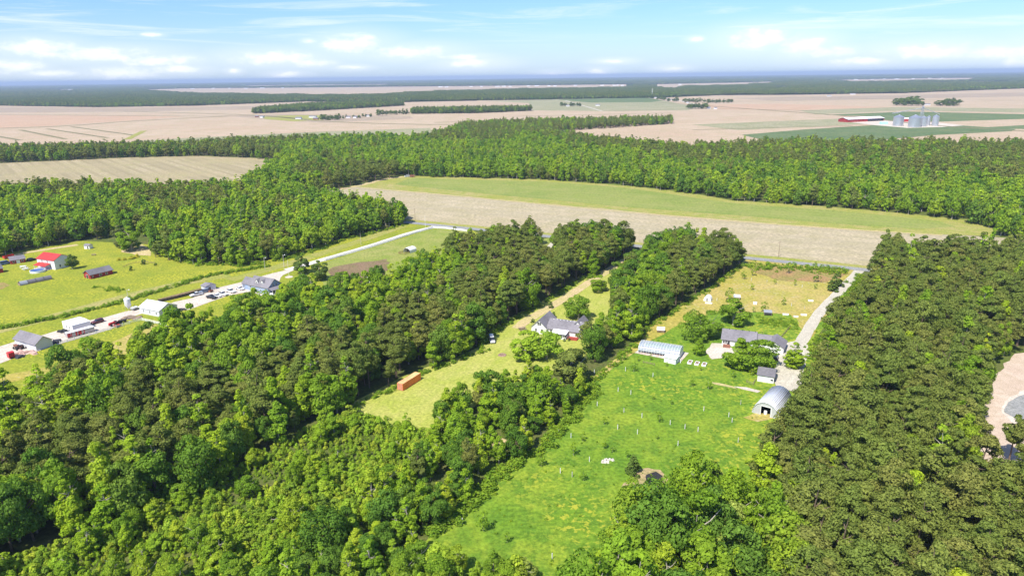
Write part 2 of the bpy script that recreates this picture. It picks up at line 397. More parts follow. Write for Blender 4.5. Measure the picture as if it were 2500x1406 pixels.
# --- left farms
sheet('lawn', [(-400,690),(60,610),(200,588),(380,598),(480,640),(600,646),(700,625),(850,576),(990,546),(1060,552),(1150,560),(1200,590),(1000,720),(700,790),(420,880),(200,930),(-400,1050)], .06, MG['lawn'])
sheet('pasture', [(797,640),(1060,558),(1140,566),(1130,610),(960,725),(820,735),(790,700)], .10, MG['pasture'], .8, 8)['kind'] = 'structure'
sheet('dirt_patch', [(800,668),(812,652),(850,645),(940,633),(950,642),(945,660),(900,705),(820,715)], .14, MG['dirt'], 1.2, 4)['kind'] = 'structure'
lane('verge', [(560,684),(690,648),(850,598),(985,552)], 8, .10, MG['verge'])['kind'] = 'structure'
lane('verge', [(-60,822),(150,768),(330,718),(440,693),(560,672)], 9, .10, MG['verge'])['kind'] = 'structure'
sheet('yard', [(-150,905),(0,846),(38,834),(100,820),(164,801),(218,783),(256,775),(307,761),(345,754),(350,765),(305,779),(282,797),(271,803),(148,840),(130,843),(87,860),(38,874),(0,888),(-150,935)], .12, MG['gravel'], .5, 5)['kind'] = 'structure'
sheet('yard', [(395,752),(425,738),(471,728),(496,712),(527,704),(584,691),(640,674),(715,656),(722,659),(690,672),(672,700),(690,722),(640,726),(601,714),(556,723),(516,737),(459,757),(428,760)], .12, MG['gravel'], .4, 5)['kind'] = 'structure'
lane('driveway', [(700,660),(793,633),(900,602),(1000,570),(1062,554)], 5.6, .15, MG['white_gravel'])
sheet('driveway', [(1052,552),(1075,551),(1140,558.5),(1128,563),(1062,557)], .16, MG['white_gravel'])
lane('driveway', [(10,628),(60,618),(110,610),(190,598)], 5, .12, MG['track'])
sheet('dry_grass', [(190,880),(270,838),(370,790),(395,800),(388,840),(330,875),(200,905),(60,925),(-200,990),(-200,960),(60,905)], .10, MG['orchard'], .8, 6)['kind'] = 'structure'
sheet('red_soil_bank', [(384,731),(440,717),(493,703),(500,706),(440,722),(386,737)], .2, MG['dirt'])['kind'] = 'structure'
sheet('dirt_patch', [(-60,690),(10,690),(24,697),(5,707),(-60,712)], .12, MG['red_grass'], .5, 3)['kind'] = 'structure'
sheet('dirt_patch', [(300,601),(345,596),(372,612),(368,625),(330,622),(295,615)], .12, MG['track'], .5, 3)['kind'] = 'structure'
# --- middle property
sheet('lawn', [(1548,616),(1464,664),(1420,680),(1330,732),(1240,780),(1180,822),(1168,850),(1108,874),(1015,906),(930,948),(835,995),(845,1026),(930,1046),(1062,1068),(1110,1070),(1100,1040),(1160,990),(1220,950),(1280,930),(1330,915),(1365,905),(1440,860),(1490,800),(1490,690),(1565,640)], .06, MG['pale_lawn'], .6, 6)
lane('driveway', [(1560,621),(1500,652),(1440,689),(1350,746),(1290,780),(1262,802)], 5.0, .11, MG['track'])
sheet('lawn', [(1300,588),(1345,580),(1350,590),(1330,615),(1300,640),(1270,650)], .06, MG['pasture'])
lane('driveway', [(1360,580),(1352,592),(1336,607),(1305,622)], 3.6, .11, MG['concrete'])
sheet('dirt_patch', [(1195,1090),(1225,1068),(1240,1075),(1215,1098),(1185,1112)], .08, MG['track'], .5, 2)['kind'] = 'structure'
# --- east property
sheet('meadow', [(1440,925),(1540,846),(1580,800),(1700,725),(1820,634),(2100,660),(2040,760),(1975,850),(1995,880),(1975,950),(1940,1020),(1900,1090),(1870,1190),(1760,1250),(1600,1290),(1480,1380),(1400,1600),(900,1600),(1000,1360),(1060,1300),(1170,1205),(1210,1155),(1325,1085),(1440,960)], .06, MG['meadow'])['kind'] = 'structure'
sheet('orchard_grass', [(1580,800),(1700,725),(1822,634),(2098,659),(2030,755),(1975,830),(1955,800),(1930,770),(1850,760),(1760,765),(1700,775),(1640,800),(1560,850),(1450,935),(1443,925),(1540,846)], .10, MG['orchard'], 1., 8)['kind'] = 'structure'
sheet('red_grass', [(1825,655),(1880,645),(2020,664),(2075,668),(2020,690),(1900,684),(1840,668)], .13, MG['red_grass'], 1.5, 5)['kind'] = 'structure'
sheet('garden', [(1820,775),(1880,768),(1945,778),(1950,790),(1920,805),(1860,800)], .13, MG['meadow'], .8, 4)['kind'] = 'structure'
lane('driveway', [(2099,660),(2050,712),(2000,765),(1958,832),(1945,850)], 4.6, .15, MG['concrete'])
sheet('driveway', [(1903,842),(1948,832),(1972,843),(1976,868),(1962,900),(1958,935),(1942,956),(1900,948),(1888,935),(1893,895)], .18, MG['concrete'], .4, 3)
sheet('patio', [(1722,862),(1738,838),(1780,840),(1792,862),(1772,874),(1740,877)], .12, MG['gravel'], .4, 2)['kind'] = 'structure'
sheet('dirt_patch', [(1790,943),(1820,946),(1858,955),(1850,959),(1815,951)], .12, MG['gravel'], .3, 2)['kind'] = 'structure'
sheet('dirt_patch', [(1838,1008),(1880,1012),(1890,1022),(1850,1030),(1815,1020)], .11, MG['orchard'], .5, 2)['kind'] = 'structure'
sheet('dirt_patch', [(1735,932),(1790,943),(1800,950),(1745,938)], .11, MG['track'], .4, 2)['kind'] = 'structure'
sheet('slab', [(1549,862),(1662,884),(1682,862),(1572,845)], .14, MG['gravel'])['kind'] = 'structure'
# pond in the front wood edge
sheet('bank', [(1555,1150),(1580,1143),(1612,1147),(1628,1165),(1632,1200),(1600,1215),(1560,1200),(1520,1190),(1530,1172)], .11, MG['mudbank'], .4, 1.5)['kind'] = 'structure'
wm = bpy.data.materials.new('pond_water'); wm.use_nodes = True
_t = NT(wm.node_tree); _n = _t.noise(_t.n('ShaderNodeTexCoord').outputs['Object'], 1.2, 3)
_p = _t.n('ShaderNodeBsdfPrincipled', {'Base Color': (.035, .03, .018, 1), 'Roughness': .06, 'Normal': _t.n('ShaderNodeBump', {'Strength': .06, 'Height': _n}).outputs[0]})
_t.n('ShaderNodeOutputMaterial', {0: _p.outputs[0]})
sheet('pond', [(1577,1158),(1600,1152),(1616,1162),(1620,1190),(1600,1205),(1578,1190)], .15, wm, .3, 1.5)['kind'] = 'structure'
# dirt clearing and new road at the right
sheet('clearing', [(2700,810),(2540,842),(2470,872),(2436,905),(2412,960),(2398,1010),(2394,1100),(2400,1180),(2450,1240),(2520,1270),(2700,1320)], .06, MG['pink_dirt'], 1., 4)['kind'] = 'structure'
sheet('gravel_rim', [(2444,1008),(2452,980),(2490,955),(2560,940),(2700,950),(2700,1060),(2560,1050),(2480,1040)], .10, MG['gravel'], .4, 2)['kind'] = 'structure'
sheet('road', [(2450,1006),(2460,983),(2495,964),(2560,950),(2700,960),(2700,1045),(2560,1040),(2490,1028)], .14, MG['asphalt'], .2, 2)
# ------------------------------------------------------------ trees
def leaf_mat(name, ramp, transl=.35):
    """ramp: natural colours one tree may have; each tree takes one of them, each leaf clump varies a little round it"""
    m = bpy.data.materials.new(name); m.use_nodes = True; t = NT(m.node_tree)
    rnd = t.n('ShaderNodeObjectInfo').outputs['Random']
    cr = t.n('ShaderNodeValToRGB', {0: rnd}); e = cr.color_ramp.elements
    e[0].color = (*ramp[0], 1); e[1].color = (*ramp[-1], 1)
    for i, c in enumerate(ramp[1:-1], 1): e.new(i / (len(ramp) - 1)).color = (*c, 1)
    at = t.n('ShaderNodeAttribute', attribute_name='tone').outputs['Fac']
    c = t.mix(1.0, cr.outputs[0], t.mix(at, (.62, .66, .6), (1.42, 1.34, 1.25)), 'MULTIPLY')
    d = t.n('ShaderNodeBsdfDiffuse', {0: c}); tr = t.n('ShaderNodeBsdfTranslucent', {0: t.mix(1., c, (1.15, 1.2, .6), 'MULTIPLY')})
    mx = t.n('ShaderNodeMixShader', {0: transl, 1: d.outputs[0], 2: tr.outputs[0]})
    t.n('ShaderNodeOutputMaterial', {0: mx.outputs[0]})
    return m
ML = dict(
    pine=leaf_mat('pine_needles', [(0.167, 0.222, 0.048), (0.207, 0.246, 0.055), (0.178, 0.246, 0.051), (0.241, 0.258, 0.066), (0.201, 0.27, 0.055)], .32),
    gum=leaf_mat('broadleaf_leaves', [(0.228, 0.381, 0.029), (0.302, 0.442, 0.033), (0.376, 0.493, 0.037), (0.245, 0.403, 0.037), (0.433, 0.515, 0.044)], .42),
    oak=leaf_mat('round_tree_leaves', [(0.165, 0.302, 0.031), (0.268, 0.398, 0.033), (0.211, 0.347, 0.037), (0.342, 0.448, 0.04)], .42),
    shrub=leaf_mat('shrub_leaves', [(0.385, 0.529, 0.05), (0.319, 0.475, 0.045), (0.473, 0.551, 0.06), (0.242, 0.346, 0.05), (0.374, 0.551, 0.05), (0.187, 0.292, 0.045)], .42),
    pale=leaf_mat('pale_leaves', [(.34, .40, .10), (.30, .39, .07), (.39, .44, .14)], .3),
    yellow=leaf_mat('yellow_flowers', [(.50, .46, .04), (.42, .42, .05)], .3),
    deep=leaf_mat('deep_green_leaves', [(0.112, 0.22, 0.031), (0.156, 0.275, 0.033), (0.125, 0.244, 0.037), (0.188, 0.293, 0.044)], .36),
    dark=leaf_mat('dark_leaves', [(.14, .21, .045), (.12, .185, .04)], .25),
    grey=leaf_mat('grey_green_leaves', [(.17, .20, .08), (.18, .215, .07)], .3),
)
bark = principled('brown_bark', (.16, .115, .08), .95, var=.25, scale=3)
barkg = principled('pale_grey_bark', (.38, .34, .28), .95, var=.2, scale=3)

def crown_mesh(name, kind, seed, n, leaf, mat):
    g = np.random.default_rng(seed)
    z0, z1, rm, nc, cs, flat = dict(
        pine=(5.2, 15.2, 3.5, 34, .36, .62), gum=(1.2, 15.0, 3.1, 46, .34, .9), oak=(2.2, 12.8, 4.6, 40, .34, .78),
        shrub=(.0, 4.4, 2.0, 16, .42, .95), conifer=(.6, 12., 3.2, 40, .3, .7), young=(1.1, 4.2, 1.35, 14, .42, .85))[kind]
    rm *= g.uniform(.82, 1.15); nc = int(nc * g.uniform(.75, 1.2)); z0 += g.uniform(-.1, .12) * (z1 - z0) * (kind in ('pine', 'gum', 'oak'))
    C = []; S = []
    def prof(t):
        if kind == 'shrub' and seed % 2: return np.clip(1.03 - t, .06, 1) ** .8
        if kind == 'pine': return (np.clip(t / .28, 0, 1) ** .6) * np.clip(1.06 - t ** 2.6, .18, 1)
        if kind == 'gum': return (np.clip(t / .25, 0.25, 1) ** .7) * np.clip(1.03 - t, .08, 1) ** .62 * 1.12
        if kind == 'conifer': return np.clip(1.02 - t, .05, 1) ** .85
        return np.sqrt(np.clip(1 - (2 * t - .86) ** 2 / 1.3, .06, 1))
    lop = g.uniform(-.16, .16, 2)
    for i in range(nc):
        while True:
            t = g.uniform(.0, 1.0)
            if g.uniform() < prof(t) + .12: break
        a = i * 2.39996 + g.uniform(-.5, .5)
        rad = rm * prof(t) * (g.uniform(.55, .86) if i % 5 else g.uniform(.1, .45))
        rad *= 1 + .22 * math.sin(a * 2 + seed) * (kind != 'gum')
        s = rm * cs * g.uniform(.75, 1.25) * (.55 + .45 * prof(t))
        C.append((rad * math.cos(a) + lop[0] * rm * t, rad * math.sin(a) + lop[1] * rm * t, z0 + (z1 - z0) * t * .97)); S.append(s)
    C.append((lop[0] * rm, lop[1] * rm, z1 - rm * cs * .5)); S.append(rm * cs * .7)
    C = np.array(C); S = np.array(S)
    w = S ** 2; cnt = np.maximum(6, (n * w / w.sum()).astype(int))
    V = []; T = []
    mid = np.array([0, 0, z0 + (z1 - z0) * .42])
    for c, s, k in zip(C, S, cnt):
        out = c - mid; out[2] *= .7; out = out / (np.linalg.norm(out) + 1e-6)
        d = g.normal(size=(k * 3, 3)); d /= np.linalg.norm(d, axis=1)[:, None]
        sc = d @ (out * .8 + np.array([0, 0, .55]))
        d = d[sc > -.35][:k]; k = len(d)
        if not k: continue
        p = c + d * s * np.array([1, 1, flat]) * g.uniform(.68, 1.1, (k, 1))
        nn = d * .75 + out * .25 + np.array([0, 0, .18]) + g.normal(size=(k, 3)) * (.36 if kind != 'pine' else .5)
        nn /= np.linalg.norm(nn, axis=1)[:, None]
        r = g.normal(size=(k, 3)); t1 = np.cross(nn, r); t1 /= np.linalg.norm(t1, axis=1)[:, None]; t2 = np.cross(nn, t1)
        a = leaf * g.uniform(.55, 1.35, (k, 1)); b = a * (g.uniform(.5, .85, (k, 1)) if kind != 'pine' else g.uniform(.32, .6, (k, 1)))
        f = nn * a * .22
        q = np.stack([p + t1 * a - f, p + t2 * b + f, p - t1 * a - f, p - t2 * b + f], 1)
        V.append(q.reshape(-1, 3)); T.append(np.clip(g.normal(.5 + g.uniform(-.16, .16), .2, k), 0, 1))
    V = np.concatenate(V); T = np.concatenate(T); m = len(T)
    me = bpy.data.meshes.new(name); me.vertices.add(4 * m); me.vertices.foreach_set('co', V.ravel())
    me.loops.add(4 * m); me.loops.foreach_set('vertex_index', np.arange(4 * m)); me.polygons.add(m)
    me.polygons.foreach_set('loop_start', np.arange(m) * 4); me.update(calc_edges=True)
    at = me.attributes.new('tone', 'FLOAT', 'FACE'); at.data.foreach_set('value', T.astype(np.float32))
    me.materials.append(mat); me['h'] = z1; me['w'] = {'pine': 7., 'gum': 6.2, 'oak': 9.2, 'shrub': 4., 'conifer': 6.4, 'young': 2.7}[kind]
    return me
def trunk_mesh(name, kind, seed, mat):
    rs = random.Random(seed); m = MB()
    h, r0_, fork = dict(pine=(14.4, .24, .0), gum=(13.5, .2, .12), oak=(9.5, .33, .3), shrub=(2.6, .09, .5), conifer=(11., .2, 0), young=(3.2, .06, .3))[kind]
    pts = [(0, 0, 0)]
    for i in range(1, 5): pts.append((rs.uniform(-.16, .16) * i * r0_ * 3, rs.uniform(-.16, .16) * i * r0_ * 3, h * i / 4))
    for i in range(4): m.tube(pts[i], pts[i + 1], r0_ * (1.15 - .24 * i), r0_ * (1.15 - .24 * (i + 1)), 6)
    nb = {'pine': 7, 'gum': 7, 'oak': 9, 'shrub': 4, 'conifer': 3, 'young': 5}[kind]
    for k in range(nb):
        z = h * (rs.uniform(.42, .85) if kind != 'oak' else rs.uniform(.28, .75)); a = k * 2.4 + rs.random()
        L = {'pine': 1.7, 'gum': 1.5, 'oak': 3.3, 'shrub': 1.2, 'conifer': 1.5, 'young': .9}[kind] * rs.uniform(.7, 1.15)
        i = min(3, int(z / h * 4)); f = z / h * 4 - i; b = Vector(pts[i]).lerp(Vector(pts[i + 1]), f)
        e = b + Vector((math.cos(a) * L * .6, math.sin(a) * L * .6, L * .42)); e2 = e + Vector((math.cos(a + .4) * L * .5, math.sin(a + .4) * L * .5, L * .4))
        m.tube(b, e, r0_ * .42, r0_ * .28, 5); m.tube(e, e2, r0_ * .28, r0_ * .08, 5)
    return m.mesh(name, mat)

KIND = ['pine', 'gum', 'oak', 'shrub', 'pale', 'deep', 'conifer']
SHAPE = dict(pine='pine', gum='gum', oak='oak', shrub='shrub', pale='oak', deep='oak', conifer='conifer')
BARK = dict(pine=bark, gum=barkg, oak=barkg, shrub=bark, pale=barkg, deep=bark, conifer=bark)
NV = dict(pine=6, gum=7, oak=6, shrub=6, pale=2, deep=4, conifer=2)
HI, LO = {}, {}
for ki, k in enumerate(KIND):
    sh = SHAPE[k]; mt = ML['dark' if k == 'conifer' else k]
    nh, lh = dict(pine=(4200, .27), gum=(3600, .27), oak=(4600, .30), shrub=(900, .22), conifer=(2200, .3))[sh]
    for v in range(NV[k]):
        HI[k, v] = (crown_mesh(f'{k}_crown', sh, 11 * ki + v, nh, lh, mt), trunk_mesh(f'{k}_trunk', sh, 50 * ki + v, BARK[k]))
        LO[k, v] = (crown_mesh(f'{k}_crown_far', sh, 11 * ki + v + 400, int(nh * .2), lh * 2.0, mt), trunk_mesh(f'{k}_trunk_far', sh, 50 * ki + v, BARK[k]))

# joined (trunk + crown) prototypes for the masses, kept outside the scene
def joined(name, pair):
    me = bpy.data.meshes.new(name); bm = bmesh.new(); bm.from_mesh(pair[0]); nf = len(bm.faces); bm.from_mesh(pair[1])
    bm.faces.ensure_lookup_table()
    for f in bm.faces[nf:]: f.material_index = 1
    bm.to_mesh(me); bm.free(); me.materials.append(pair[0].materials[0]); me.materials.append(pair[1].materials[0])
    return bpy.data.objects.new(name, me)
def gn_scatter(name, protos, P, ROT, SCL, IDX, label, cat):
    """one object of points; geometry nodes put a prototype on each"""
    pc = bpy.data.collections.new(name + '_kinds')
    for i, o in enumerate(protos): o.name = f'{name}_{i:02d}'; pc.objects.link(o)
    me = bpy.data.meshes.new(name); n = len(P); me.vertices.add(n); me.vertices.foreach_set('co', np.asarray(P, np.float32).ravel())
    for nm, ty, da in (('rot', 'FLOAT', ROT), ('idx', 'INT', IDX)):
        a = me.attributes.new(nm, ty, 'POINT'); a.data.foreach_set('value', np.asarray(da, np.float32 if ty == 'FLOAT' else np.int32))
    a = me.attributes.new('scl', 'FLOAT_VECTOR', 'POINT'); a.data.foreach_set('vector', np.asarray(SCL, np.float32).ravel())
    o = bpy.data.objects.new(name, me); COL.objects.link(o)
    ng = bpy.data.node_groups.new(name, 'GeometryNodeTree'); N = ng.nodes.new; L = ng.links.new
    ng.interface.new_socket('Geometry', in_out='INPUT', socket_type='NodeSocketGeometry'); ng.interface.new_socket('Geometry', in_out='OUTPUT', socket_type='NodeSocketGeometry')
    gi, go, ip, ci = N('NodeGroupInput'), N('NodeGroupOutput'), N('GeometryNodeInstanceOnPoints'), N('GeometryNodeCollectionInfo')
    ci.inputs['Collection'].default_value = pc; ci.inputs['Separate Children'].default_value = True; ci.inputs['Reset Children'].default_value = True
    def attr(nm, ty):
        q = N('GeometryNodeInputNamedAttribute'); q.data_type = ty; q.inputs['Name'].default_value = nm; return q.outputs['Attribute']
    cb = N('ShaderNodeCombineXYZ'); L(attr('rot', 'FLOAT'), cb.inputs[2])
    L(gi.outputs[0], ip.inputs['Points']); L(ci.outputs[0], ip.inputs['Instance']); ip.inputs['Pick Instance'].default_value = True
    L(attr('idx', 'INT'), ip.inputs['Instance Index']); L(cb.outputs[0], ip.inputs['Rotation']); L(attr('scl', 'FLOAT_VECTOR'), ip.inputs['Scale'])
    L(ip.outputs[0], go.inputs[0])
    md = o.modifiers.new('scatter', 'NODES'); md.node_group = ng
    return tag(o, label, cat, kind='stuff')

# ---- where woods stand: footprints given by photo pixels of ground points
W = [  # name, footprint, height, spacing, weights(pine, gum, oak, shrub, pale)
 ('the wood behind the farmhouse', [(-300,660),(0,628),(60,612),(190,588),(260,586),(282,575),(352,572),(366,610),(372,632),(480,646),(600,650),(700,632),(850,582),(988,549),(984,532),(900,512),(800,498),(780,488),(650,478),(600,470),(400,480),(230,474),(-300,480)], 13.5, 6.3, (.12,.54,.20,0,0,.14)),
 ('the wood beyond the green strip', [(-300,410),(0,399),(310,386),(480,382),(670,390),(700,400),(640,440),(590,470),(800,467),(870,452),(985,431),(1190,437),(1340,441),(1500,452),(1640,468),(1800,491),(2000,507),(2200,523),(2360,541),(2430,566),(2448,580),(2560,610),(2760,640),(2760,372),(2500,368),(2000,360),(1800,365),(1650,372),(1480,352),(1380,341),(1330,325),(1400,319),(1500,313),(1640,303),(1640,298),(1500,301),(1300,305),(1140,312),(1075,335),(1050,345),(720,350),(330,367),(-300,380)], 14, 8.0, (.13,.42,.27,0,0,.18)),
 ('the wood above the orange container', [(-300,1075),(0,1022),(70,1000),(110,972),(170,945),(205,915),(240,915),(300,945),(350,915),(385,875),(425,862),(470,850),(520,832),(560,822),(620,790),(690,772),(700,745),(760,742),(800,738),(870,735),(960,715),(1050,670),(1120,625),(1200,605),(1300,590),(1318,606),(1305,626),(1330,628),(1365,608),(1385,590),(1450,597),(1552,605),(1545,616),(1464,666),(1420,682),(1332,735),(1245,785),(1185,828),(1172,858),(1112,880),(1022,914),(944,954),(852,1000),(790,1025),(740,1060),(500,1195),(250,1310),(-300,1480)], 13.5, 5.6, (.12,.58,.18,0,0,.12)),
 ('the overgrown clearing', [(870,1018),(930,1048),(1060,1072),(1060,1085),(1000,1150),(860,1300),(700,1420),(500,1640),(-300,1760),(-300,1480),(250,1310),(500,1195),(740,1060),(800,1030)], 2.7, 1.75, (0,.028,.012,.96,0,0)),
 ('the wood strip beside the main drive', [(1585,630),(1600,606),(1700,608),(1800,634),(1817,643),(1700,720),(1578,796),(1543,838),(1500,862),(1446,900),(1425,868),(1458,842),(1490,806),(1504,700)], 12.5, 6.0, (.2,.30,.32,0,0,.18)),
 ('the tree row left of the meadow', [(1355,912),(1400,915),(1438,930),(1436,958),(1322,1082),(1308,1092),(1228,1140),(1203,1158),(1160,1210),(1062,1300),(1015,1370),(960,1500),(700,1640),(500,1640),(700,1420),(860,1300),(1000,1150),(1060,1085),(1062,1062),(1115,1008),(1180,962),(1265,936)], 9.0, 5.0, (.12,.40,.27,.05,0,.16)),
 ('the pine wood right of the drive', [(2150,680),(2108,750),(2030,835),(2016,900),(1992,960),(1962,1020),(1925,1060),(1895,1120),(1880,1180),(1860,1240),(1900,1400),(2000,1640),(2760,1640),(2760,1350),(2500,1282),(2450,1255),(2396,1205),(2368,1090),(2376,1000),(2396,930),(2440,880),(2540,836),(2760,800),(2760,630),(2500,645),(2300,650),(2150,648)], 15.5, 5.6, (.83,.11,.06,0,0,0)),
 ('the broadleaf wood behind the pond', [(1862,1240),(1740,1250),(1640,1274),(1545,1312),(1480,1365),(1425,1450),(1395,1720),(2010,1720),(1900,1400)], 14.5, 6.0, (.04,.28,.47,0,.07,.14)),
 ('the thicket at the bottom of the meadow', [(985,1392),(1120,1380),(1310,1390),(1335,1640),(900,1640)], 5.0, 3.0, (0,.05,.1,.8,.05,0)),
 ('the hem of the pine wood along the drive', [(2098,750),(2110,760),(2046,845),(2026,840)], 9.5, 5.5, (.05,.55,.30,.1,0,0)),
]
PINE_AREAS = [[(1100,284),(1400,276),(1660,272),(1660,306),(1400,322),(1100,312)], [(985,330),(1180,310),(1300,318),(1250,345),(1050,350)], [(1050,610),(1130,560),(1200,560),(1340,535),(1400,545),(1570,560),(1560,610),(1480,660),(1330,705),(1250,745),(1000,855),(830,930),(620,1010),(360,1130),(180,1190),(-200,1230),(-200,1080),(60,1050),(300,990),(600,905),(700,850),(900,800),(1120,680),(1180,640),(1100,640)],
 [(1640,610),(1760,575),(1830,610),(1720,700),(1600,780),(1590,740)],
 [(-300,350),(0,350),(340,338),(720,322),(800,335),(700,352),(690,380),(480,372),(310,376),(-300,396)],
 [(700,420),(790,392),(985,405),(990,428),(800,455),(740,450)], [(300,470),(520,458),(570,500),(400,525)], [(-200,440),(230,440),(330,470),(100,480)],
 [(1280,318),(1480,330),(1650,352),(1800,338),(2000,332),(2700,335),(2700,450),(2350,440),(2100,415),(1850,400),(1700,395),(1500,368),(1400,362)]]
GAPS = [(330,598,17),(1262,640,9),(645,748,9),(536,798,7),(1213,1086,4.5),(1000,940,6),(1198,832,4),(1352,590,7),(1340,607,8),(1330,628,8),(1318,648,8),(1300,622,7),(1393,936,7),(598,1195,3),(650,737,9),(690,738,8),(668,744,6),(540,806,7),(905,690,5),(1595,1178,11),(900,1072,2.5),(1650,1250,3),(1905,1042,8),(1880,1062,8),(1925,1060,6),(1290,655,6)]
def fbm2(x, y, s, seed):
    r = np.random.default_rng(seed); v = 0
    for k in range(5):
        a, b, p = r.uniform(0, 6.28), s * (1.45 ** k), r.uniform(0, 6.28)
        v = v + np.sin((x * math.cos(a) + y * math.sin(a)) * b + p + 1.3 * np.sin((x * math.sin(a) - y * math.cos(a)) * b * .7 + p)) / (1.25 ** k)
    return v / 2.2
rng = np.random.default_rng(3)
TX, TY, THh, TW, TK, TZ = [], [], [], [], [], []
for zi, (nm, poly, h, sp, wts) in enumerate(W):
    q = np.array([G(*p) for p in poly]); lo, hi = q.min(0), q.max(0)
    gx, gy = np.meshgrid(np.arange(lo[0], hi[0], sp), np.arange(lo[1], hi[1], sp * .87))
    gx[1::2] += sp / 2
    x = (gx + rng.uniform(-.42, .42, gx.shape) * sp).ravel(); y = (gy + rng.uniform(-.42, .42, gy.shape) * sp).ravel()
    k = inpoly(x, y, [tuple(p) for p in q]); x, y = x[k], y[k]
    for (a, b, r_) in GAPS:
        g_ = G(a, b); k = np.hypot(x - g_[0], y - g_[1]) > r_; x, y = x[k], y[k]
    d = np.hypot(x, y); k = (np.abs(np.arctan2(x, y)) < R(46)) & (d > 60); x, y = x[k], y[k]
    n = len(x); cx_, cy2, _ = PX(x, y, h * .6)
    w = np.tile(np.array(wts, float), (n, 1))
    pn = fbm2(x, y, .035, 5 + zi) * .5 + .5; pm = np.clip(pn * pn * 3., .05 if wts[0] < .5 else .9, 3.)
    for pa in PINE_AREAS:
        ins = inpoly(cx_, cy2, pa)
        if wts[3] < .5: w[ins, 0] += 2.2; pm[ins] = np.maximum(pm[ins], 1.)
    w[:, 0] *= pm; w[:, 2] *= np.clip(fbm2(x, y, .03, 60 + zi) * 1.8 + 1, .1, 2.6)
    w /= w.sum(1)[:, None]; cu = w.cumsum(1); u = rng.uniform(size=(n, 1)); cu[:, -1] = 1.; kk = (u > cu).sum(1).clip(0, 5)
    hh = h * np.clip(rng.normal(1, .20, n), .5, 1.45)
    if wts[3] < .5: hh = np.where(kk == 3, 4.0, hh)
    else: hh = np.where(kk < 3, rng.uniform(5., 9., n), hh * rng.uniform(.55, 1.15, n) * np.clip(1 + .55 * fbm2(x, y, .11, 31 + zi), .5, 1.9))
    wd = np.select([kk == 0, kk == 1, kk == 2, kk == 3], [7.4, 6.6, 8.8, 4.0], 8.0) * np.clip(rng.normal(1, .14, n), .7, 1.4) * np.where(kk == 3, hh / 4.2, np.clip(hh / 13., .6, 1.2))
    TX.append(x); TY.append(y); THh.append(hh); TW.append(wd); TK.append(kk); TZ.append(np.full(n, zi))
TX, TY, THh, TW, TK, TZ = map(np.concatenate, (TX, TY, THh, TW, TK, TZ))
TD = np.hypot(TX, TY)
cpx, cpy, _ = PX(TX, TY, THh * .7)
INF = (cpx > -15) & (cpx < 2515) & (cpy < 1425)
print('trees', len(TX), 'in frame', INF.sum())

# ---- landmarks used to single trees out
LM = [('orange container', 1000, 935), ('white van', 1198, 832), ('arched metal hut', 1880, 1005), ('grey-roofed garage', 1885, 925), ('pond', 1597, 1178), ('pale stone heap', 1484, 1126), ('dirt clearing at right', 2405, 1010),
      ('road end of concrete drive', 2100, 660), ('long white house', 1425, 815), ('glass-roofed greenhouse', 1565, 850), ('blue house', 685, 722), ('small shed among trees', 540, 797), ('grey barn', 100, 900), ('bend of white fence', 395, 800),
      ('paddock fence corner', 1135, 570), ('tip of the mown lawn', 1050, 1062), ('dirt patch by tree row', 1213, 1090), ('road corner of the wood strip', 1812, 640), ('bottom left view corner', 40, 1400), ('bottom right view corner', 2480, 1400),
      ('roof between pines', 1262, 640), ('concrete pad by garage', 1975, 880), ('brown paddock corner', 790, 735)]
ORD = ['nearest', 'second nearest', 'third nearest', 'fourth nearest', 'fifth nearest', 'sixth nearest']
KNAME = ['pine_tree', 'broadleaf_tree', 'broadleaf_tree', 'shrub', 'broadleaf_tree', 'broadleaf_tree']
KWORD = ['dark olive pine', 'bright green pointed broadleaf tree', 'rounded green broadleaf tree', 'low bright green bush', 'pale cream-green flowering tree', 'deep green broadleaf tree']
KCAT = ['pine tree', 'broadleaf tree', 'broadleaf tree', 'bush', 'broadleaf tree', 'broadleaf tree']
NIND = dict(pine_tree=285, broadleaf_tree=285, shrub=280)
single = np.zeros(len(TX), bool)
for nm, ks in (('pine_tree', [0]), ('broadleaf_tree', [1, 2, 4, 5]), ('shrub', [3])):
    c = np.where(INF & np.isin(TK, ks) & (TK != -1))[0]
    sz = THh[c] * TW[c] / (TD[c] ** 2 + 1e4)
    single[c[np.argsort(-sz)][:NIND[nm]]] = True
lab = {}
for lname, a, b in LM:
    g_ = G(a, b)
    for k in range(6):
        c = np.where(single & (TK == k))[0]
        if not len(c): continue
        dd = np.hypot(TX[c] - g_[0], TY[c] - g_[1]); o_ = np.argsort(dd)
        for j in range(min(5, len(o_))):
            i = c[o_[j]]
            if dd[o_[j]] < 45 and i not in lab: lab[i] = f'{ORD[j]} {KWORD[k]} to the {lname}'
def part_copy(name, me, parent):
    o = bpy.data.objects.new(name, me); COL.objects.link(o); o.parent = parent; return o
for i in np.where(single)[0]:
    k = KIND[TK[i]]; v = int(rng.integers(NV[k])); pr = HI[k, v]
    t = empty(KNAME[TK[i]], TX[i], TY[i], rng.uniform(0, 6.28))
    t.scale = (TW[i] / pr[0]['w'],) * 2 + (THh[i] / pr[0]['h'],)
    zn = W[TZ[i]][0]
    sizew = 'tall ' if THh[i] > W[TZ[i]][2] * 1.08 else ('short ' if THh[i] < W[TZ[i]][2] * .92 else '')
    tag(t, lab.get(i, f'{sizew}{KWORD[TK[i]]} in {zn}'), KCAT[TK[i]], f'{KCAT[TK[i]]}s in {zn}')
    part_copy('trunk', pr[1], t); part_copy('crown', pr[0], t)
STUFF = {}
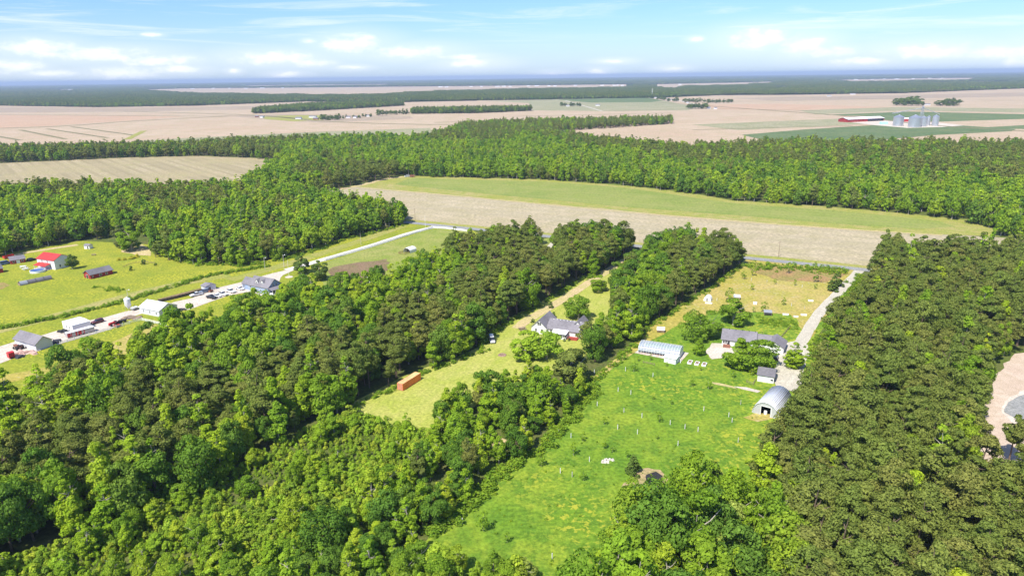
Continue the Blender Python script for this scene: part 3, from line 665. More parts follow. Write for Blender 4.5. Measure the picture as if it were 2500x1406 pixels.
for nm, ks, lb, ct in (('pine_wood', [0], 'mass of dark olive pines filling the rest of the woods', 'pine wood'), ('broadleaf_wood', [1, 2, 4, 5], 'mass of green broadleaf trees filling the rest of the woods', 'broadleaf wood'), ('undergrowth', [3], 'bright green bushes covering the rest of the overgrown clearing', 'undergrowth')):
    c = np.where(~single & np.isin(TK, ks))[0]; protos = []; base = {}
    for k in ks:
        for lod, D in ((0, HI), (1, LO)):
            base[k, lod] = len(protos); protos += [joined('tree', D[KIND[k], v]) for v in range(NV[KIND[k]])]
    lod = (TD[c] > 420).astype(int)
    idx = np.array([base[TK[i], l] + rng.integers(NV[KIND[TK[i]]]) for i, l in zip(c, lod)])
    hw = np.array([(HI[KIND[TK[i]], 0][0]['w'], HI[KIND[TK[i]], 0][0]['h']) for i in c])
    gn_scatter(nm, protos, np.stack([TX[c], TY[c], 0 * TX[c]], 1), rng.uniform(0, 6.28, len(c)), np.stack([TW[c] / hw[:, 0], TW[c] / hw[:, 0], THh[c] / hw[:, 1]], 1), idx, lb, ct)

# ---- trees that stand alone, each placed by the photo pixel of its foot
def lone(px, py, kind, h, w, label, name='broadleaf_tree', cat=None, v=None, rz=None, hi=True, group=None, mat=None):
    x, y = G(px, py); v = random.randrange(NV[kind]) if v is None else v
    pr = (HI if hi else LO)[kind, v]
    t = empty(name, x, y, random.uniform(0, 6.28) if rz is None else rz, 0, label, cat or name.replace('_', ' '), group)
    t.scale = (w / pr[0]['w'],) * 2 + (h / pr[0]['h'],)
    part_copy('trunk', pr[1], t); c = part_copy('crown', pr[0], t)
    if mat:
        me = pr[0].copy(); me.materials.clear(); me.materials.append(ML[mat]); c.data = me
    return t
for a in [
 (177, 657, 'oak', 8.5, 6.6, 'small round tree right of the red-roofed farmhouse', 'broadleaf_tree', None, None, None, True, None, 'dark'),
 (738, 669, 'oak', 10, 11, 'dark round tree at the top left paddock corner beside the drive', 'broadleaf_tree', None, None, None, True, None, 'dark'),
 (781, 684, 'oak', 10.5, 9.5, 'dark round tree at the edge of the brown dirt patch', 'broadleaf_tree', None, None, None, True, None, 'dark'),
 (322, 612, 'oak', 15, 15, 'wide grey-green old tree over the dirt patch by the farm wood'),
 (296, 604, 'oak', 14, 11, 'grey-green old tree left of the wide one over the dirt patch', 'broadleaf_tree', None, None, None, True, None, 'grey'),
 (1412, 778, 'oak', 11, 11, 'round green tree directly behind the long white house'),
 (1286, 880, 'oak', 11.5, 12.5, 'bright yellow-green tree right of the fire pit before the white house', 'broadleaf_tree', None, None, None, True, None, 'shrub'),
 (1334, 876, 'oak', 11.5, 12, 'bright yellow-green tree hiding the left end of the white house', 'broadleaf_tree', None, None, None, True, None, 'shrub'),
 (1393, 936, 'oak', 13, 15, 'big dark round tree at the top left corner of the meadow', 'broadleaf_tree', None, None, None, True, None, 'pine'),
 (1462, 712, 'oak', 8, 8.5, 'round green tree standing on the lawn beside the dirt drive'),
 (1693, 832, 'oak', 12.5, 10, 'dark green tree left of the grey-roofed house, nearer the greenhouse'),
 (1728, 826, 'oak', 11.5, 10.5, 'green tree touching the left wall of the grey-roofed house'),
 (1705, 868, 'gum', 7, 4.5, 'thin sparse tree between greenhouse and patio'),
 (1790, 793, 'oak', 11.5, 13, 'broad tree behind the grey-roofed house'),
 (1806, 898, 'oak', 11, 12, 'left one of the spreading dark trees before the grey-roofed house', 'broadleaf_tree', None, None, None, True, None, 'oak'),
 (1850, 902, 'oak', 11.5, 13, 'right one of the spreading dark trees before the grey-roofed house'),
 (1936, 898, 'gum', 9.5, 8.5, 'thin yellow-green tree on the pale concrete pad'),
 (2031, 711, 'conifer', 7, 6, 'dark conifer beside the concrete drive, nearer one of the pair', 'pine_tree', 'conifer'),
 (2041, 699, 'conifer', 7.5, 6.5, 'dark conifer beside the concrete drive, farther one of the pair', 'pine_tree', 'conifer'),
 (1546, 1156, 'conifer', 5.5, 4.5, 'small dark evergreen beside the pond at the meadow edge', 'pine_tree', 'conifer'),
 (1738, 1245, 'conifer', 13, 8, 'dark conifer rising from the wood behind the pond', 'pine_tree', 'conifer'),
 (1545, 1228, 'oak', 6.5, 6, 'green tree overhanging the near side of the pond'),
 (1652, 1232, 'oak', 6.5, 6, 'green tree right beside the pond'),
]: lone(*a)
# ------------------------------------------------------------ buildings
WHITE = lines_mat('white_siding', (.80, .79, .77), 'Z', .22, .18, .6, 0, .05)
GREYW = lines_mat('light_grey_siding', (.60, .60, .62), 'Z', .25, .2, .6, 0, .06)
BLUEW = lines_mat('blue_siding', (.30, .38, .52), 'Z', .22, .25, .6, 0, .07)
REDW = lines_mat('red_boards', (.36, .035, .03), 'X', .3, .3, .7, 0, .12)
GREYROOF = lines_mat('grey_shingles', (.215, .20, .213), 'Z', .16, .3, .9, 0, .16)
DARKROOF = lines_mat('dark_shingles', (.17, .16, .17), 'Z', .16, .3, .9, 0, .16)
REDROOF = lines_mat('red_metal_roof', (.50, .045, .035), 'X', .4, .25, .45, 0, .08)
WROOF = lines_mat('white_metal_roof', (.80, .80, .80), 'X', .45, .2, .4, 0, .05)
TRIM = principled('white_trim', (.80, .80, .78), .5, var=.04)
GLASS = principled('dark_window_glass', (.03, .035, .045), .08, spec=.6, var=.3)
GALV = lines_mat('galvanised_steel', (.62, .63, .65), 'Z', .5, .25, .33, .75, .08)
ARCHM = lines_mat('arched_sheet_steel', (.66, .67, .70), 'Y', .55, .3, .38, .35, .06)
WOOD = principled('weathered_wood', (.27, .20, .14), .9, var=.25, scale=4)
DARKM = principled('dark_metal', (.045, .045, .05), .5, var=.2)
GREYM = principled('grey_metal', (.42, .43, .45), .45, .4, var=.1)
RUST = principled('rust_brown', (.26, .11, .07), .8, var=.3, scale=3)
REDP = principled('red_paint', (.50, .03, .03), .45, var=.12)
BLACK = principled('black_rubber', (.02, .02, .022), .85, var=.2)
PVC = principled('white_vinyl', (.80, .80, .79), .45, var=.03)

def win(root, face, u, z, w, h, L, D, name='window', door=False):
    """window or door part (frame) with its pane, on a face of a box L x D; u runs along the face"""
    fr, pn = MB(), MB(); t, b = .05, .09
    def put(m, u0, u1, z0, z1, o0, o1):
        if face == 'front': m.box(u0, -o1, z0, u1, -o0, z1)
        elif face == 'back': m.box(u0, D + o0, z0, u1, D + o1, z1)
        elif face == 'left': m.box(-o1, u0, z0, -o0, u1, z1)
        else: m.box(L + o0, u0, z0, L + o1, u1, z1)
    u0, u1, z0, z1 = u - w / 2, u + w / 2, z, z + h
    put(fr, u0 - b, u0, z0 - b, z1 + b, .003, t); put(fr, u1, u1 + b, z0 - b, z1 + b, .003, t)
    put(fr, u0, u1, z1, z1 + b, .003, t); put(fr, u0, u1, z0 - b, z0, .003, t)
    if not door and h > .8: put(fr, u0, u1, z0 + h * .48, z0 + h * .52, .003, t * .9)
    f = fr.build(name, TRIM, root)
    put(pn, u0, u1, z0, z1, .003, .028); pn.build('panel' if door else 'pane', TRIM if door == 'white' else GLASS, f)
    return f
def house(name, label, cat, A, B, D, wh, rise, wall, roof, ridge='x', over=.4, wins=(), z=0., group=None, rt=.16, C=None, parent=None):
    """gabled building; A-B is the front wall at the ground, D metres deep"""
    o, a, L = frame(A, B)
    if C is not None: D = dist_px(B, C)
    root = empty(name, o[0], o[1], a, z, label, cat, group)
    gable(root, 0, 0, L, D, wh, rise, wall, roof, ridge, over, rt)
    for w in wins:
        f, u, zz, ww, hh = w[:5]; ln = L if f in ('front', 'back') else D
        win(root, f, u * ln, zz, ww, hh, L, D, *(w[5:]))
    root['L'] = L; root['D'] = D
    return root, L, D
def gable(root, x0, y0, L, D, wh, rise, wall, roof, ridge='x', over=.4, rt=.16, wn='wall', rn='roof', z0=0.):
    m, r = MB(), MB()
    if ridge == 'x':
        m.prism([(y0, z0), (y0 + D, z0), (y0 + D, wh), (y0 + D / 2, wh + rise), (y0, wh)], x0, x0 + L, 'x')
        s = rise / (D / 2); e = over * s; c = y0 + D / 2; q = .004
        r.prism([(y0 - over, wh - e + q), (c, wh + rise + q), (y0 + D + over, wh - e + q), (y0 + D + over, wh - e + rt), (c, wh + rise + rt), (y0 - over, wh - e + rt)], x0 - over, x0 + L + over, 'x')
    else:
        m.prism([(x0, z0), (x0 + L, z0), (x0 + L, wh), (x0 + L / 2, wh + rise), (x0, wh)], y0, y0 + D, 'y')
        s = rise / (L / 2); e = over * s; c = x0 + L / 2; q = .004
        r.prism([(x0 - over, wh - e + q), (c, wh + rise + q), (x0 + L + over, wh - e + q), (x0 + L + over, wh - e + rt), (c, wh + rise + rt), (x0 - over, wh - e + rt)], y0 - over, y0 + D + over, 'y')
    if wall: m.build(wn, wall, root)
    return r.build(rn, roof, root)

# -- long white house in the middle
HR, L, D = house('house', 'long white house with grey shingle roof, front sunroom and small red deck', 'house', (1336, 816.5), (1419, 828), 8, 2.8, 2.7, WHITE, GREYROOF, 'x', .45,
    [('front', .86, 1.0, .8, 1.2), ('front', .92, 1.0, .8, 1.2), ('front', .12, 1.0, .9, 1.2), ('right', .3, 4.0, .8, 1.0)], C=(1441, 810.5))
W_ = 6.6
gable(HR, -W_, -.6, W_, D + 3.0, 2.8, 3.1, WHITE, GREYROOF, 'y', .4)
for k, (u, zz) in enumerate(((-W_ * .55, 3.7), (-W_ * .42, 3.7), (-W_ * .7, 1.0), (-W_ * .32, 1.0))):
    f = win(HR, 'front', u, zz, .75, 1.25, L, D); f.location = (0, -.6, 0)
gable(HR, L * .60, D * .35, 6.2, D * .65 + 2.0, 2.8, 3.2, WHITE, GREYROOF, 'y', .4)
sx0, sx1 = L * .22, L * .62
MB().box(sx0, -3.3, 0, sx1, -.003, 1.0).build('sunroom_wall', WHITE, HR)
MB().prism([(-3.7, 2.35), (-.003, 2.85), (-.003, 2.97), (-3.7, 2.47)], sx0 - .3, sx1 + .3, 'x').build('sunroom_roof', WROOF, HR)
for i in range(9):
    u = sx0 + (sx1 - sx0) * (i + .5) / 9; w = (sx1 - sx0) / 9
    f = MB().box(u - w / 2, -3.32, 1.0, u - w / 2 + .1, -3.2, 2.4).box(u - w / 2 + .1, -3.32, 2.3, u + w / 2, -3.2, 2.4).build('window', TRIM, HR)
    MB().box(u - w / 2 + .1, -3.28, 1.0, u + w / 2, -3.24, 2.3).build('pane', GLASS, f)
dk = MB().box(L * .66, -2.6, .0, L * .93, -.01, .55)
for i in range(9): dk.box(L * .66 + i * L * .033, -2.6, .55, L * .66 + i * L * .033 + .06, -2.54, 1.4)
dk.box(L * .66, -2.61, 1.4, L * .93, -2.53, 1.48).build('deck', principled('red_stained_deck', (.36, .06, .04), .8, var=.2), HR)
v = MB()
for i in range(9): v.box(1.2 + i * L * .1, D / 2 - .5, 5.3, 1.5 + i * L * .1, D / 2 - .2, 5.55)
v.build('roof_vents', TRIM, HR)
MB().lathe([(.05, 0), (.38, .12), (.42, .16)], 12).build('satellite_dish', TRIM, HR).location = (L - 1.0, .5, 3.6)

# -- grey-roofed house on the right
gh, L, D = house('house', 'white house with long worn grey shingle roof half hidden by spreading trees', 'house', (1762, 842.5), (1842, 852), 8.5, 2.7, 2.6, WHITE, GREYROOF, 'x', .5, [('front', .06, 1.0, .9, 1.2), ('front', .12, 1.0, .9, 1.2), ('front', .2, .1, 1.0, 2.0, 'door', True)])
gable(gh, L, 1.6, 5.5, D - 2.4, 2.6, 1.9, WHITE, GREYROOF, 'x', .4)
g2 = gable(gh, 0, 0, 7.0, 8.0, 2.5, 2.0, None, GREYROOF, 'y', .45); g2.location = (L + 3.2, -1.2, 0); g2.rotation_euler = (0, 0, R(-6))
w2 = MB().prism([(0, 0), (7, 0), (7, 2.5), (3.5, 4.5), (0, 2.5)], 0, 8, 'y').build('wall', WHITE, gh); w2.location = (L + 3.2, -1.2, 0); w2.rotation_euler = (0, 0, R(-6))
v = MB()
for i in range(6): v.box(2 + i * 2.4, D / 2 - .2, 5.25, 2.3 + i * 2.4, D / 2 + .15, 5.62)
v.build('roof_vents', DARKM, gh)
MB().box(.6, -2.4, .0, 3.2, -.02, .5).box(.6, -2.4, .5, .7, -2.3, 1.4).box(3.1, -2.4, .5, 3.2, -2.3, 1.4).box(.6, -2.4, 1.4, 3.2, -2.3, 1.5).build('deck', RUST, gh)

house('garage', 'small white garage with grey roof beside the concrete pad', 'garage', (1848.4, 930.5), (1888.3, 936.8), 6, 2.5, 1.5, WHITE, DARKROOF, 'x', .3,
      [('front', .62, .05, 1.3, 1.9, 'door', 'white'), ('right', .35, .1, 1.4, 1.9, 'door', True), ('front', .88, .9, .8, .6), ('right', .75, 1.0, .8, .9)], C=(1905, 921))

# -- arched metal hut
o, a, L = frame((1836, 1007), (1899, 1024)); D = dist_px((1899, 1024), (1942, 983)); q = empty('quonset_hut', o[0], o[1], a, 0, 'arched grey metal hut with open dark doorway facing the meadow', 'hut')
hh = 4.5; n = 24; prof = [(L / 2 - L / 2 * math.cos(math.pi * i / n), hh * math.sin(math.pi * i / n) ** .92) for i in range(n + 1)]
m = MB()
for i in range(n):
    (x0, z0), (x1, z1) = prof[i], prof[i + 1]
    m.poly([(x0, -.25, z0), (x1, -.25, z1), (x1, D, z1), (x0, D, z0)])
sh = m.build('shell', ARCHM, q, True); sd = sh.modifiers.new('thick', 'SOLIDIFY'); sd.thickness = .06
ENDM = lines_mat('ribbed_end_sheet', (.56, .57, .59), 'X', .45, .5, .45, .3, .06)
m = MB(); d0, d1, dz = L * .33, L * .72, 3.1
for i in range(n):
    (x0, z0), (x1, z1) = prof[i], prof[i + 1]
    lo0 = dz if d0 < (x0 + x1) / 2 < d1 else 0
    if max(z0, z1) > lo0: m.poly([(x0, 0, lo0), (x1, 0, lo0), (x1, 0, max(z1, lo0)), (x0, 0, max(z0, lo0))])
m.build('end_wall', ENDM, q)
m = MB()
for i in range(n):
    (x0, z0), (x1, z1) = prof[i], prof[i + 1]
    m.poly([(x0, D - .02, 0), (x1, D - .02, 0), (x1, D - .02, z1), (x0, D - .02, z0)])
m.build('rear_wall', ENDM, q)
MB().box(d0 - .15, -.06, 0, d0, .06, dz + .15).box(d1, -.06, 0, d1 + .15, .06, dz + .15).box(d0, -.06, dz, d1, .06, dz + .15).build('door_frame', TRIM, q)
MB().box(.4, .2, .02, L - .4, D - .3, .06).build('floor_slab', MG['gravel'], q)
tk = empty('water_tank', *(o + np.array([math.cos(a), math.sin(a)]) * (d0 + 1.1) + np.array([-math.sin(a), math.cos(a)]) * 1.2), 0, .06, 'white plastic tank just inside the arched hut doorway', 'tank')
MB().lathe([(.5, 0), (.52, .9), (.4, 1.2), (.14, 1.3)], 14).build('body', PVC, tk, True); MB().lathe([(.16, 1.3), (.16, 1.4)], 10).build('lid', DARKM, tk)

# -- greenhouse with arched glazed roof
o, a, L = frame((1558, 863.5), (1657, 879)); D = 7.2; g = empty('greenhouse', o[0], o[1], a, 0, 'long greenhouse with clear arched roof and white ribs', 'greenhouse')
gm = bpy.data.materials.new('clear_sheeting'); gm.use_nodes = True; t = NT(gm.node_tree)
tc = t.n('ShaderNodeTexCoord').outputs['Object']; nz = t.noise(tc, .9, 4)
d_ = t.n('ShaderNodeBsdfPrincipled', {'Base Color': t.mix(nz, (.34, .40, .50), (.50, .56, .64)), 'Roughness': .2}); tr = t.n('ShaderNodeBsdfTransparent', {0: (.85, .88, .92, 1)})
t.n('ShaderNodeOutputMaterial', {0: t.n('ShaderNodeMixShader', {0: .45, 1: d_.outputs[0], 2: tr.outputs[0]}).outputs[0]})
n = 12; eh, rh = 1.9, 2.0
pr = [(D / 2 - D / 2 * math.cos(math.pi * i / n), eh + rh * math.sin(math.pi * i / n)) for i in range(n + 1)]
m = MB()
for i in range(n):
    (y0, z0), (y1, z1) = pr[i], pr[i + 1]; m.poly([(0, y0, z0), (L, y0, z0), (L, y1, z1), (0, y1, z1)])
m.build('roof_sheet', gm, g)
for k in range(16):
    x = L * k / 15; m = MB()
    for i in range(n): m.tube((x, pr[i][0], pr[i][1] + .03), (x, pr[i + 1][0], pr[i + 1][1] + .03), .045, n=5)
    m.tube((x, -.02, 0), (x, -.02, eh + .03), .05, n=5).tube((x, D + .02, 0), (x, D + .02, eh + .03), .05, n=5); m.build('rib', TRIM, g)
m = MB()
for i in (3, 6, 9): m.tube((0, pr[i][0], pr[i][1] + .08), (L, pr[i][0], pr[i][1] + .08), .04, n=5)
m.tube((0, 0, eh), (L, 0, eh), .07, n=6).build('purlins', TRIM, g)
MB().box(.05, -.05, .06, L - .05, .05, .75).box(.05, D - .05, .06, L - .05, D + .05, .75).build('base_wall', principled('pinkish_block', (.55, .42, .38), .9, var=.15), g)
MB().box(.05, -.03, 1.35, L - .05, .03, 1.78).build('rolled_side_curtain', gm, g)
for x, nm in ((-.04, 'end_wall'), (L + .04, 'end_wall')):
    MB().prism([(0, 0.05), (D, 0.05)] + [(y, z) for y, z in pr[::-1]], x - .03, x + .03, 'x').build(nm, PVC, g)
for yy in (1.8, 5.4):
    MB().box(1, yy - .7, .72, L - 1, yy + .7, .8).build('bench', WOOD, g)
for k in range(26): pass
ws, L2, D2 = house('shed', 'small white flat-roofed shed against the front of the greenhouse', 'shed', (1621, 884), (1649, 890.5), 3.4, 2.1, .35, WHITE, WROOF, 'x', .25, [('right', .5, .1, 1., 1.8, 'door', 'white')])

# -- farm buildings on the left
fh, L, D = house('farmhouse', 'two-storey white farmhouse with bright red metal roof', 'house', (94, 653), (136, 659), 11, 5.4, 2.4, WHITE, REDROOF, 'x', .4,
    [('front', .3, 3.6, .8, 1.2), ('front', .75, 1.0, .8, 1.3), ('right', .3, 1.0, .8, 1.4), ('right', .7, 1.0, .8, 1.4), ('front', .6, 3.6, .8, 1.2)], C=(168, 648))
MB().prism([(-3.6, 2.3), (-.01, 3.3), (-.01, 3.45), (-3.6, 2.45)], L * .1, L * .78, 'x').build('porch_roof', REDROOF, fh)
for i in range(4): MB().box(L * (.12 + .21 * i), -3.4, 0, L * (.12 + .21 * i) + .16, -3.24, 2.35).build('porch_post', TRIM, fh)
MB().box(L * .1, -3.5, 0, L * .78, -.01, .35).build('porch_floor', TRIM, fh)
house('barn', 'long low red barn with grey roof standing alone in the yellow-flowered grass', 'barn', (222, 682), (276, 669), 6.4, 2.5, 1.9, REDW, DARKROOF, 'x', .5, [('front', .1, .9, .5, .8), ('front', .45, .8, 1.3, .9), ('front', .72, .8, 1.2, .9), ('left', .5, .05, 1.8, 2., 'door', True)])
house('barn', 'small red barn with white trim and grey roof left of the farmhouse', 'barn', (27.7, 646), (63, 640.4), 6, 2.4, 1.6, REDW, GREYROOF, 'x', .4, [('front', .2, .9, .9, .8), ('front', .5, .05, 1.6, 1.9, 'door', 'white'), ('front', .8, .9, .9, .8), ('left', .5, .05, 1.6, 2., 'door', True)])
house('shed', 'red shed cut by the left edge of the view', 'shed', (-16, 670), (9, 665.5), 5, 2.5, 1.4, REDW, DARKROOF, 'x', .3, [('right', .5, .05, 1., 1.9, 'door', 'white')])
house('shed', 'tiny white shed at the wood edge behind the farmhouse', 'shed', (206, 608), (219, 608.5), 3, 2.2, .8, WHITE, GREYROOF, 'x', .2, [('front', .7, .05, .9, 1.7, 'door', True)])
house('barn', 'light grey barn with grey shingle roof at the end of the gravel yard', 'barn', (38, 842), (90, 857.3), 10, 2.9, 2.3, GREYW, GREYROOF, 'x', .5, [('left', .5, .05, 3, 2.4, 'door', 'white')], C=(130.5, 844.5))
house('barn', 'light grey barn with white metal roof beside the feed silo', 'barn', (342.4, 764.8), (390.4, 774.4), 9, 3.0, 2.1, GREYW, WROOF, 'x', .35, [('front', .2, 1., .6, 1.1), ('front', .52, 1., .6, 1.1), ('front', .85, 1., .6, 1.1), ('right', .3, 1., .7, 1.2), ('right', .75, 1., .7, 1.2)], C=(429, 758.3))
house('trailer_home', 'long white flat-topped mobile building on the gravel yard', 'mobile home', (179.5, 811.5), (222.7, 799.6), 5, 2.9, .25, WHITE, WROOF, 'x', .1, [('left', .3, 1.1, .8, .9), ('left', .6, 1.1, .8, .9)], C=(160.8, 806))
bh, L, D = house('house', 'blue house with two white dormers and a screened side porch', 'house', (609, 710.8), (656, 720), 9, 3.5, 3.4, BLUEW, GREYROOF, 'x', .4,
    [('front', .1, 1.9, .8, 1.1), ('front', .28, 1.2, .8, 1.4), ('front', .48, 1.3, .6, .9), ('front', .6, 1.3, .6, .9), ('front', .85, 1.2, .8, 1.2), ('right', .38, 3.6, .7, 1.2), ('right', .6, 3.6, .7, 1.2)], C=(686, 708))
gable(bh, -6.2, 1.2, 6.2, D * .66, 3.1, 2.5, BLUEW, GREYROOF, 'x', .35)
for u in (-5., -1.2):
    f = win(bh, 'front', u, 1.2, .8, 1.2, L, D); f.location = (0, 1.2, 0)
for u in (.34, .62):
    dm = gable(bh, L * u - .7, 1.2, 1.4, 2.6, 5.6, .8, WHITE, GREYROOF, 'y', .18, .1, 'dormer', 'dormer_roof', 4.0)
    f = win(bh, 'front', L * u, 4.5, .6, .9, L, D); f.location = (0, 1.2, 0)
MB().prism([(L + .01, 3.35), (L + 3.2, 2.5), (L + 3.2, 2.62), (L + .01, 3.5)], -.4, D + .2, 'y').build('porch_roof', GREYROOF, bh)
MB().box(L + .01, 0, 0, L + 3.0, D, .7).build('porch_base', TRIM, bh)
for i in range(6): MB().box(L + 2.85, i * (D - .2) / 5, .7, L + 3.0, i * (D - .2) / 5 + .2, 2.55).build('porch_post', TRIM, bh)
MB().box(L + 2.7, .2, .72, L + 2.76, D - .2, 2.5).build('screen', GLASS, bh)
house('shed', 'small grey gabled shed at the far end of the dark retaining fence', 'shed', (503, 712), (528, 706), 4.6, 2.4, .9, GREYW, GREYROOF, 'y', .3, [('front', .4, .05, 1.2, 1.9, 'door', True)])
house('shed', 'grey-roofed shed half hidden by trees below the blue house', 'shed', (622, 748.5), (662, 742), 6, 2.4, 1.2, WHITE, GREYROOF, 'x', .35)
house('shed', 'tiny grey shed on the grass among the trees below the yard', 'shed', (526, 798), (546, 797), 3.4, 2.2, .9, GREYW, GREYROOF, 'x', .25, [('front', .5, .05, .9, 1.8, 'door', True)])
house('house', 'grey roof and white gable showing between the pines near the road', 'house', (1247, 648), (1283, 643), 9, 3, 2.6, WHITE, GREYROOF, 'x', .4)
house('shed', 'small pale roof deep in the wood below the brown paddock', 'shed', (899, 693), (911, 692), 3, 2.5, 1.0, WHITE, WROOF, 'x', .3)
# long low coop of the left farm
o, a, L = frame((50, 698.5), (128.5, 682)); c = empty('poultry_coop', o[0], o[1], a, 0, 'long low weathered coop with dark roof in the left pasture', 'coop')
for k in range(4):
    m = MB(); x0 = L * k / 4; n = 8
    for i in range(n):
        w0, w1 = math.pi * i / n, math.pi * (i + 1) / n
        m.poly([(x0 + .1, 1.6 - 1.6 * math.cos(w0), 1.7 * math.sin(w0) + .4), (x0 + L / 4 - .1, 1.6 - 1.6 * math.cos(w0), 1.7 * math.sin(w0) + .4), (x0 + L / 4 - .1, 1.6 - 1.6 * math.cos(w1), 1.7 * math.sin(w1) + .4), (x0 + .1, 1.6 - 1.6 * math.cos(w1), 1.7 * math.sin(w1) + .4)])
    m.build('roof', DARKROOF if k else GREYM, c)
MB().box(0, 0, 0, L, .08, .5).box(0, 3.12, 0, L, 3.2, .5).box(-.05, 0, 0, 0, 3.2, 1.4).build('wall', WOOD, c)
# above-ground pool
x, y = G(92.5, 664); p = empty('swimming_pool', x, y, .3, 0, 'round above-ground pool with blue cover beside the red-roofed farmhouse', 'pool')
MB().lathe([(3.7, 0), (3.7, 1.15), (3.82, 1.2), (3.6, 1.22), (3.58, 1.0)], 28).build('wall', PVC, p); MB().lathe([(3.56, .98), (3.56, 1.05)], 28).build('cover', principled('blue_pool_cover', (.05, .12, .32), .4, var=.3), p)
# half-open round-roofed shelter in the paddock
o, a, L = frame((1000.5, 619), (1016.8, 613.6)); s = empty('animal_shelter', o[0], o[1], a, 0, 'white round-roofed animal shelter with open dark end in the paddock', 'shelter')
m = MB(); D = 4.8; pr = [(0, 0), (0, 1.7), (.5, 2.5), (1.6, 3.0), (D - 1.6, 3.0), (D - .5, 2.5), (D, 1.7), (D, 0)]
for i in range(len(pr) - 1): m.poly([(0, *pr[i]), (L, *pr[i]), (L, *pr[i + 1]), (0, *pr[i + 1])])
sh = m.build('cover', WROOF, s); sd = sh.modifiers.new('thick', 'SOLIDIFY'); sd.thickness = .05
MB().prism(pr, L - .1, L - .04, 'x').build('rear_wall', GREYM, s)
for i in range(3): MB().box(0, D * (i + .5) / 3 - .06, 0, .1, D * (i + .5) / 3 + .06, 2.7).build('post', WOOD, s)
m = MB()
for k in range(6): m.box(-4.5 + k * .9, -.05, 0, -4.42 + k * .9, .05, 1.4).box(-4.5 + k * .9, D, 0, -4.42 + k * .9, D + .1, 1.4)
for zz in (.5, .95, 1.35): m.box(-4.5, -.03, zz, 0, .03, zz + .08).box(-4.5, D + .02, zz, 0, D + .08, zz + .08).box(-4.53, 0, zz, -4.47, D, zz + .08)
m.build('pen_rails', RUST, s)

# -- orange container
o, a, L = frame((984, 954.7), (1027.5, 927)); D = dist_px((984, 954.7), (971.4, 953.3)); D = max(2.3, min(3.0, D)); ORG = principled('faded_orange_paint', (.80, .21, .045), .6, var=.14, scale=1.2)
c = empty('shipping_container', o[0], o[1], a, 0, 'faded orange shipping container at the edge of the mown lawn', 'container')
m = MB(); n = int(L / .28)
for sgn, y0 in ((-1, 0), (1, D)):
    pts = [(i * L / n, y0 + (.0 if i % 2 else -.05 * -sgn)) for i in range(n + 1)]
    for i in range(n): m.poly([(pts[i][0], pts[i][1], .15), (pts[i + 1][0], pts[i + 1][1], .15), (pts[i + 1][0], pts[i + 1][1], 2.5), (pts[i][0], pts[i][1], 2.5)])
m.box(L - .05, .05, .15, L, D - .05, 2.5).build('side_wall', ORG, c)
MB().box(0, 0, 2.5, L, D, 2.58).build('roof', principled('pale_orange_roof', (.82, .45, .20), .7, var=.2, scale=.8), c)  # roof is a paler orange than the side walls
m = MB()
for x_ in (0, L - .16):
    for y_ in (-.02, D - .14): m.box(x_, y_, 0, x_ + .16, y_ + .16, 2.62)
m.box(0, -.03, 0, L, .1, .16).box(0, D - .1, 0, L, D + .03, .16).build('frame', ORG, c)
for k in (0, 1): 
    d = MB().box(-.05, .08 + k * (D / 2 - .06), .18, .0, D / 2 + k * (D / 2 - .08), 2.48).build('door', principled('pinkish_door', (.60, .24, .15), .6, var=.15), c)  # doors are a duller, pinker tone than the side walls
    MB().box(-.09, D * .25 + k * D * .5 - .03, .2, -.05, D * .25 + k * D * .5 + .03, 2.45).build('lock_bar', GREYM, d)

# -- feed silo, fences, poles
def silo(px, py, r_, z0, z1, zr, label, mat, legs=True, name='feed_silo', cat='silo', cone=True):
    x, y = G(px, py); s = empty(name, x, y, 0, 0, label, cat)
    MB().lathe(([(.18, z0 * .35), (r_, z0)] if legs else [(r_, 0)]) + [(r_, z1)], 20).build('bin', mat, s, True)
    MB().lathe([(r_ * 1.04, z1), (r_ * .12, zr), (r_ * .1, zr + .3)], 20).build('roof', mat, s)
    if legs:
        for k in range(4):
            w = k * math.pi / 2 + .4; MB().tube((r_ * .95 * math.cos(w), r_ * .95 * math.sin(w), 0), (r_ * .95 * math.cos(w), r_ * .95 * math.sin(w), z0 + .3), .06, n=6).build('leg', GREYM, s)
    return s
silo(314.7, 758, 1.35, 2.6, 5.6, 6.4, 'white feed silo on legs at the corner of the gravel yard', principled('white_painted_steel', (.74, .75, .76), .4, .1, var=.06))
def pole(px, py, h, label, lamp=False, arm=False, mat=None, name='utility_pole', r_=.14, group=None):
    x, y = G(px, py); s = empty(name, x, y, random.uniform(-.3, .3), 0, label, name.replace('_', ' '), group)
    MB().tube((0, 0, 0), (0, 0, h), r_, r_ * .65, 8).build('shaft', mat or WOOD, s)
    if arm: MB().box(-1.1, -.06, h - .7, 1.1, .06, h - .58).build('crossarm', WOOD, s)
    if lamp:
        l = MB().tube((0, 0, h - .5), (.9, 0, h - .1), .04, n=6).build('lamp_arm', GREYM, s); MB().lathe([(.1, -.1), (.3, -.25), (.24, -.42), (.06, -.46)], 12, .95, 0).build('lamp_head', TRIM, s).location = (0, 0, h)
    return s
PALEW = principled('pale_pole_wood', (.52, .47, .40), .9, var=.15)
pole(316.5, 748, 8.3, 'pale lamp pole rising behind the white feed silo', True, mat=PALEW)
pole(647.6, 659, 7.2, 'pale lamp pole on the verge left of the blue house drive', True, mat=PALEW)
pole(694, 654, 7.6, 'pale lamp pole on the verge above the blue house', True, mat=PALEW)
pole(881.6, 599.5, 8.2, 'thin pale pole by the white drive of the paddock', False, mat=PALEW, r_=.1)
pole(1013.6, 537, 8.6, 'brown utility pole at the road beside the bare field near the left wood', False, True)
